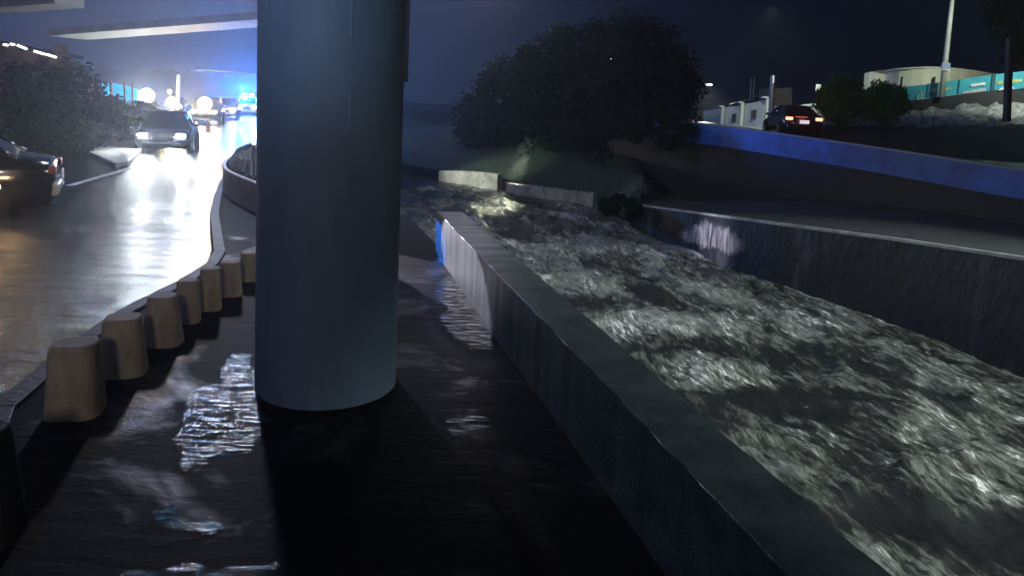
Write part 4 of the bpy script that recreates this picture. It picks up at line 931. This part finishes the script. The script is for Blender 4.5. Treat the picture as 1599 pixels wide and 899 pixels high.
g2 = empty('street_wall', (0, 0, 0), label='pale stained street wall between the black car and the left topiary', cat='wall')
wallq('wall', [(1203, 196, 46), (1230, 196, 45), (1282, 196, 43)], [(1203, 165, 0), (1230, 168, 0), (1282, 161, 0)], .3, M['facade_grey'], g2)
wallq('coping', [(1230, 170, 44.8), (1282, 163, 42.8)], [(1230, 167, 0), (1282, 160, 0)], .4, M['plaster'], g2)
quadpanel('gate_house', [(1206, 166), (1237, 166), (1236, 137), (1207, 138)], 52, 3, M['facade_dim'], label='dim square gate house behind the street wall', cat='building')
# pylons and thin poles
for (u, v0, v1, d, r, lb) in ((1171, 158, 122, 70, .07, 'left of two thin twin masts behind the whitewashed wall'), (1176, 158, 122, 70, .07, 'right of two thin twin masts behind the whitewashed wall')):
    MB().tube([at(u, v0, d=d), at(u + 2, v1, d=d)], r, 6).build('thin_mast', M['mast'], label=lb, cat='mast')
MB().tube([at(1203, 200, d=44), at(1207, 118, d=44)], .17, 8).build('dark_post', M['metal'], label='black post at the right end of the whitewashed wall', cat='post')
MB().tube([at(1207.5, 130, d=43.7), at(1208, 118, d=43.7)], .04, 6).build('pale_rod', M['whitepaint'], label='short pale rod at the top of the black post', cat='rod')
MB().box(at(1278, 138, d=40), (.25, .1, .4)).build('small_sign', M['plaster'], bevel=.01, label='small pale sign box at the left edge of the left topiary', cat='sign')
MB().tube([at(1091, 190, d=48), at(1091, 168, d=48)], .3, 8).build('gate_pillar', M['darkwall'], label='dark gate pillar at the left end of the whitewashed wall', cat='pillar')
# cable
MB().tube([at(1140, 163, d=60), at(1170, 155, d=58), at(1200, 142, d=55)], .03, 5).build('cable', M['mast'], label='thin pale cable sagging above the whitewashed wall', cat='cable')
# far street lamps
def street_lamp(u, v, d, arm, label, pw, mm='lamp_lens', s=1.0, foot=1.0):
    p = at(u, v, d=d); t = empty('street_lamp', (p.x - arm, p.y, foot), label=label, cat='street lamp', group='street lamps beyond the river'); hz = p.z - foot
    MB().tube([(0, 0, 0), (0, 0, hz * .9), (arm * .15, 0, hz), (arm, 0, hz + .05)], [.1, .07, .05, .04], 8).build('pole', M['metal'], t)
    MB().box((arm, 0, hz + .06), (.75 * s, .28, .12)).build('lamp_head', M['metal'], t, bevel=.03)
    MB().box((arm, 0, hz - .02), (.65 * s, .22, .05)).build('lamp_lens', M[mm], t)
    if pw: lamp('street_lamp_light', 'SPOT', p + Vector((0, 0, -.12)), pw, (.92, 1, .93), .2, p + Vector((0, 0, -5)), 165, .5)
street_lamp(1105, 132, 62, 2.2, 'distant street lamp with a bright flat head right of the big tree', 1500)
street_lamp(952, 92, 120, 1.0, 'tiny far lamp shining through the crown of the big tree', 0, s=.6)
# house lights far right bank under the tree
for (u, v, d, lb) in ((817, 226, 47, 'small bright lamp under the tree crown, upper of two'), (821, 256, 44, 'small bright lamp low under the tree, lower of two')):
    MB().box(at(u, v, d=d), (.28, .1, .09)).build('bulkhead_lamp', M['tube_light'], label=lb, cat='lamp')
MB().tube([at(829, 262, d=45), at(830, 232, d=45)], .09, 8).build('pale_post', M['pole'], label='thin pale post under the tree beside the small lamps', cat='post')
for (u, v, d, r, lb) in ((630, 222, 94, .7, 'far pale lit roof at the horizon beside the column, left of two'), (637, 220, 94, .35, 'far small lit roof at the horizon, right of two')):
    MB().box(at(u, v, d=d), (r * 2, .5, r * .5), .1, taper=.7).build('far_roof', M['plaster'], label=lb, cat='roof')
# black car on the upper road
rc_ = math.pi - .10; pc_ = at(1254, 214, d=34); rear = Vector((-math.sin(rc_), math.cos(rc_), 0)); lc = pc_ - rear * 2.3; lc.z = pc_.z
car('black car with lit red tail lights on the upper road behind the blue parapet', lc, rc_, M['carblack'], 'sedan', tail='tail', plate_lit=True)
lamp('tail_glow', 'POINT', pc_ + rear * .5 + Vector((0, 0, .9)), 6, (1, .2, .12), .3)
M['wallpatch'] = mat('lit_wall_patch', (.02, .02, .022), .45, noise=((.50, .47, .51), 4.5, 9, (1.8, 1.8, .3)), bump=(9, .8, .03, (1, 1, .4)))  # lit spot of the canal wall put into a pale streaky colour
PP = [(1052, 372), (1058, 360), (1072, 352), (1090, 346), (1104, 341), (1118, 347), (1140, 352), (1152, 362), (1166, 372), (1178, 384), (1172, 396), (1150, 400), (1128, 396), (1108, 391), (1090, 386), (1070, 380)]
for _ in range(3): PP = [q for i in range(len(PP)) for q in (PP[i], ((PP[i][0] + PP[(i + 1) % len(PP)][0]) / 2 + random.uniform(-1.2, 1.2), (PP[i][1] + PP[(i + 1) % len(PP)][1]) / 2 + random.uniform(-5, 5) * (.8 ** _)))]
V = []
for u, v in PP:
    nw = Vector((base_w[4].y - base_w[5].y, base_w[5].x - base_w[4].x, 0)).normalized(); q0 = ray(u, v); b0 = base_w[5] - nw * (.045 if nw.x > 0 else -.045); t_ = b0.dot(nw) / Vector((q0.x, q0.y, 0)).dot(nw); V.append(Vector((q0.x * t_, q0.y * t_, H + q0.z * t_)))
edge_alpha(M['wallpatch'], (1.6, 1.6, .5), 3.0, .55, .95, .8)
fan_patch('lit_wall_patch', V, M['wallpatch'], qw, inner=.35)
M['spray'] = mat('spray_droplets', (.22, .23, .24), .5)
# splash of water where the quay ends
bm = bmesh.new()
pS = at(955, 318, z=-1.3)
leaves('foam_spray', [(0, 0, -.25, .9, .5, .35), (.5, .3, .1, .6, .4, .45), (1.0, .6, .45, .5, .3, .35), (-.7, -.1, -.35, .7, .4, .25)], 15000, .018, M['spray'], None, 55, hollow=.1, label='spray of foaming water leaping where the quay wall ends', cat='spray', kind='stuff').location = pS

# ------------------------------------------------------------------ lamps without fixtures: some of the place, some added
lamp('riverside_lamp', 'SPOT', (11, -2, 8.0), 16000, (.90, 1, .97), .25, (6.5, 5.2, -1.8), 62, .7)
lamp('riverside_lamp_far', 'SPOT', (15, 14, 9), 4300, (.90, 1, .97), .25, (2.6, 13.5, -1.8), 58, .9)
lamp('bank_lamp', 'SPOT', (-8.5, 25, 4.5), 9000, (.95, 1, .82), .2, (-1.2, 33, -1.0), 26, 1)
lamp('tree_lamp', 'POINT', at(800, 244, d=41), 180, (.92, 1, .75), .2)
lamp('water_fill_spot', 'SPOT', at(828, 214, d=37), 6000, (.96, 1, .72), .2, at(785, 312, z=ZRIV), 12, 1)  # spot added inside the tree crown to brighten the water below
lamp('deck_lamp', 'POINT', (-7.0, 18, 5.9), 1300, (1, .93, 1), .3)
lamp('deck_lamp', 'POINT', (-6.4, 18, 9.7), 800, (1, .93, 1), .2)
lamp('puddle_blue_light', 'POINT', (-7.3, 18, 4.9), 420, (.02, .35, 1), .25)  # blue point light added for the blue glint in the puddle
lamp('house_lamp', 'POINT', (-.5, 58, 2.4), 260, (1, .97, .70), .3)
lamp('deck_lamp', 'POINT', (-2.2, 40, 9.2), 500, (.9, .86, 1), .4)
lamp('upper_parapet_fill_spot', 'SPOT', (-9.4, 30, 2.2), 4200, (.05, .20, 1), .2, (9.4, 25.5, 1.35), 12.5, 1)  # blue spot added to brighten the upper parapet; no vehicle stands there
lamp('mural_lamp', 'SPOT', (22, 28, 8.5), 6500, (.90, 1, .85), .3, (25, 40, 3.2), 75, .7)
lamp('compound_lamp', 'SPOT', (12, 36, 7), 5500, (.92, 1, .88), .3, (16.5, 48, 1.5), 75, .7)
lamp('column_fill_spot', 'SPOT', (-4.2, -5, 2.6), 1500, (.45, .66, 1), .3, (t1c.location.x - .1, 5, 2.9), 15, 1)  # blue spot added behind the camera to brighten the column
lamp('walkway_lamp', 'POINT', (1.0, -7, 4.8), 620, (1, .96, .92), .5)
lamp('canal_wall_fill_spot', 'SPOT', (-5, 17.6, 1.5), 5200, (.85, .85, 1), .04, at(1118, 374, d=18.6), 11, 1)  # spot added to light the pale wall patch; no vehicle stands there
# ------------------------------------------------------------------ rainy night air
hz = MB(); hz.box((0, 120, 20), (620, 420, 48)); hm = bpy.data.materials.new('night_haze'); hm.use_nodes = True; n = hm.node_tree; n.nodes.clear()
o_ = n.nodes.new('ShaderNodeOutputMaterial'); pv = n.nodes.new('ShaderNodeVolumePrincipled'); pv.inputs['Density'].default_value = .0026; pv.inputs['Color'].default_value = (.85, .88, .95, 1); pv.inputs['Anisotropy'].default_value = .82
n.links.new(pv.outputs[0], o_.inputs['Volume'])
hz.build('haze', hm, kind='stuff', label='damp night air', cat='haze')
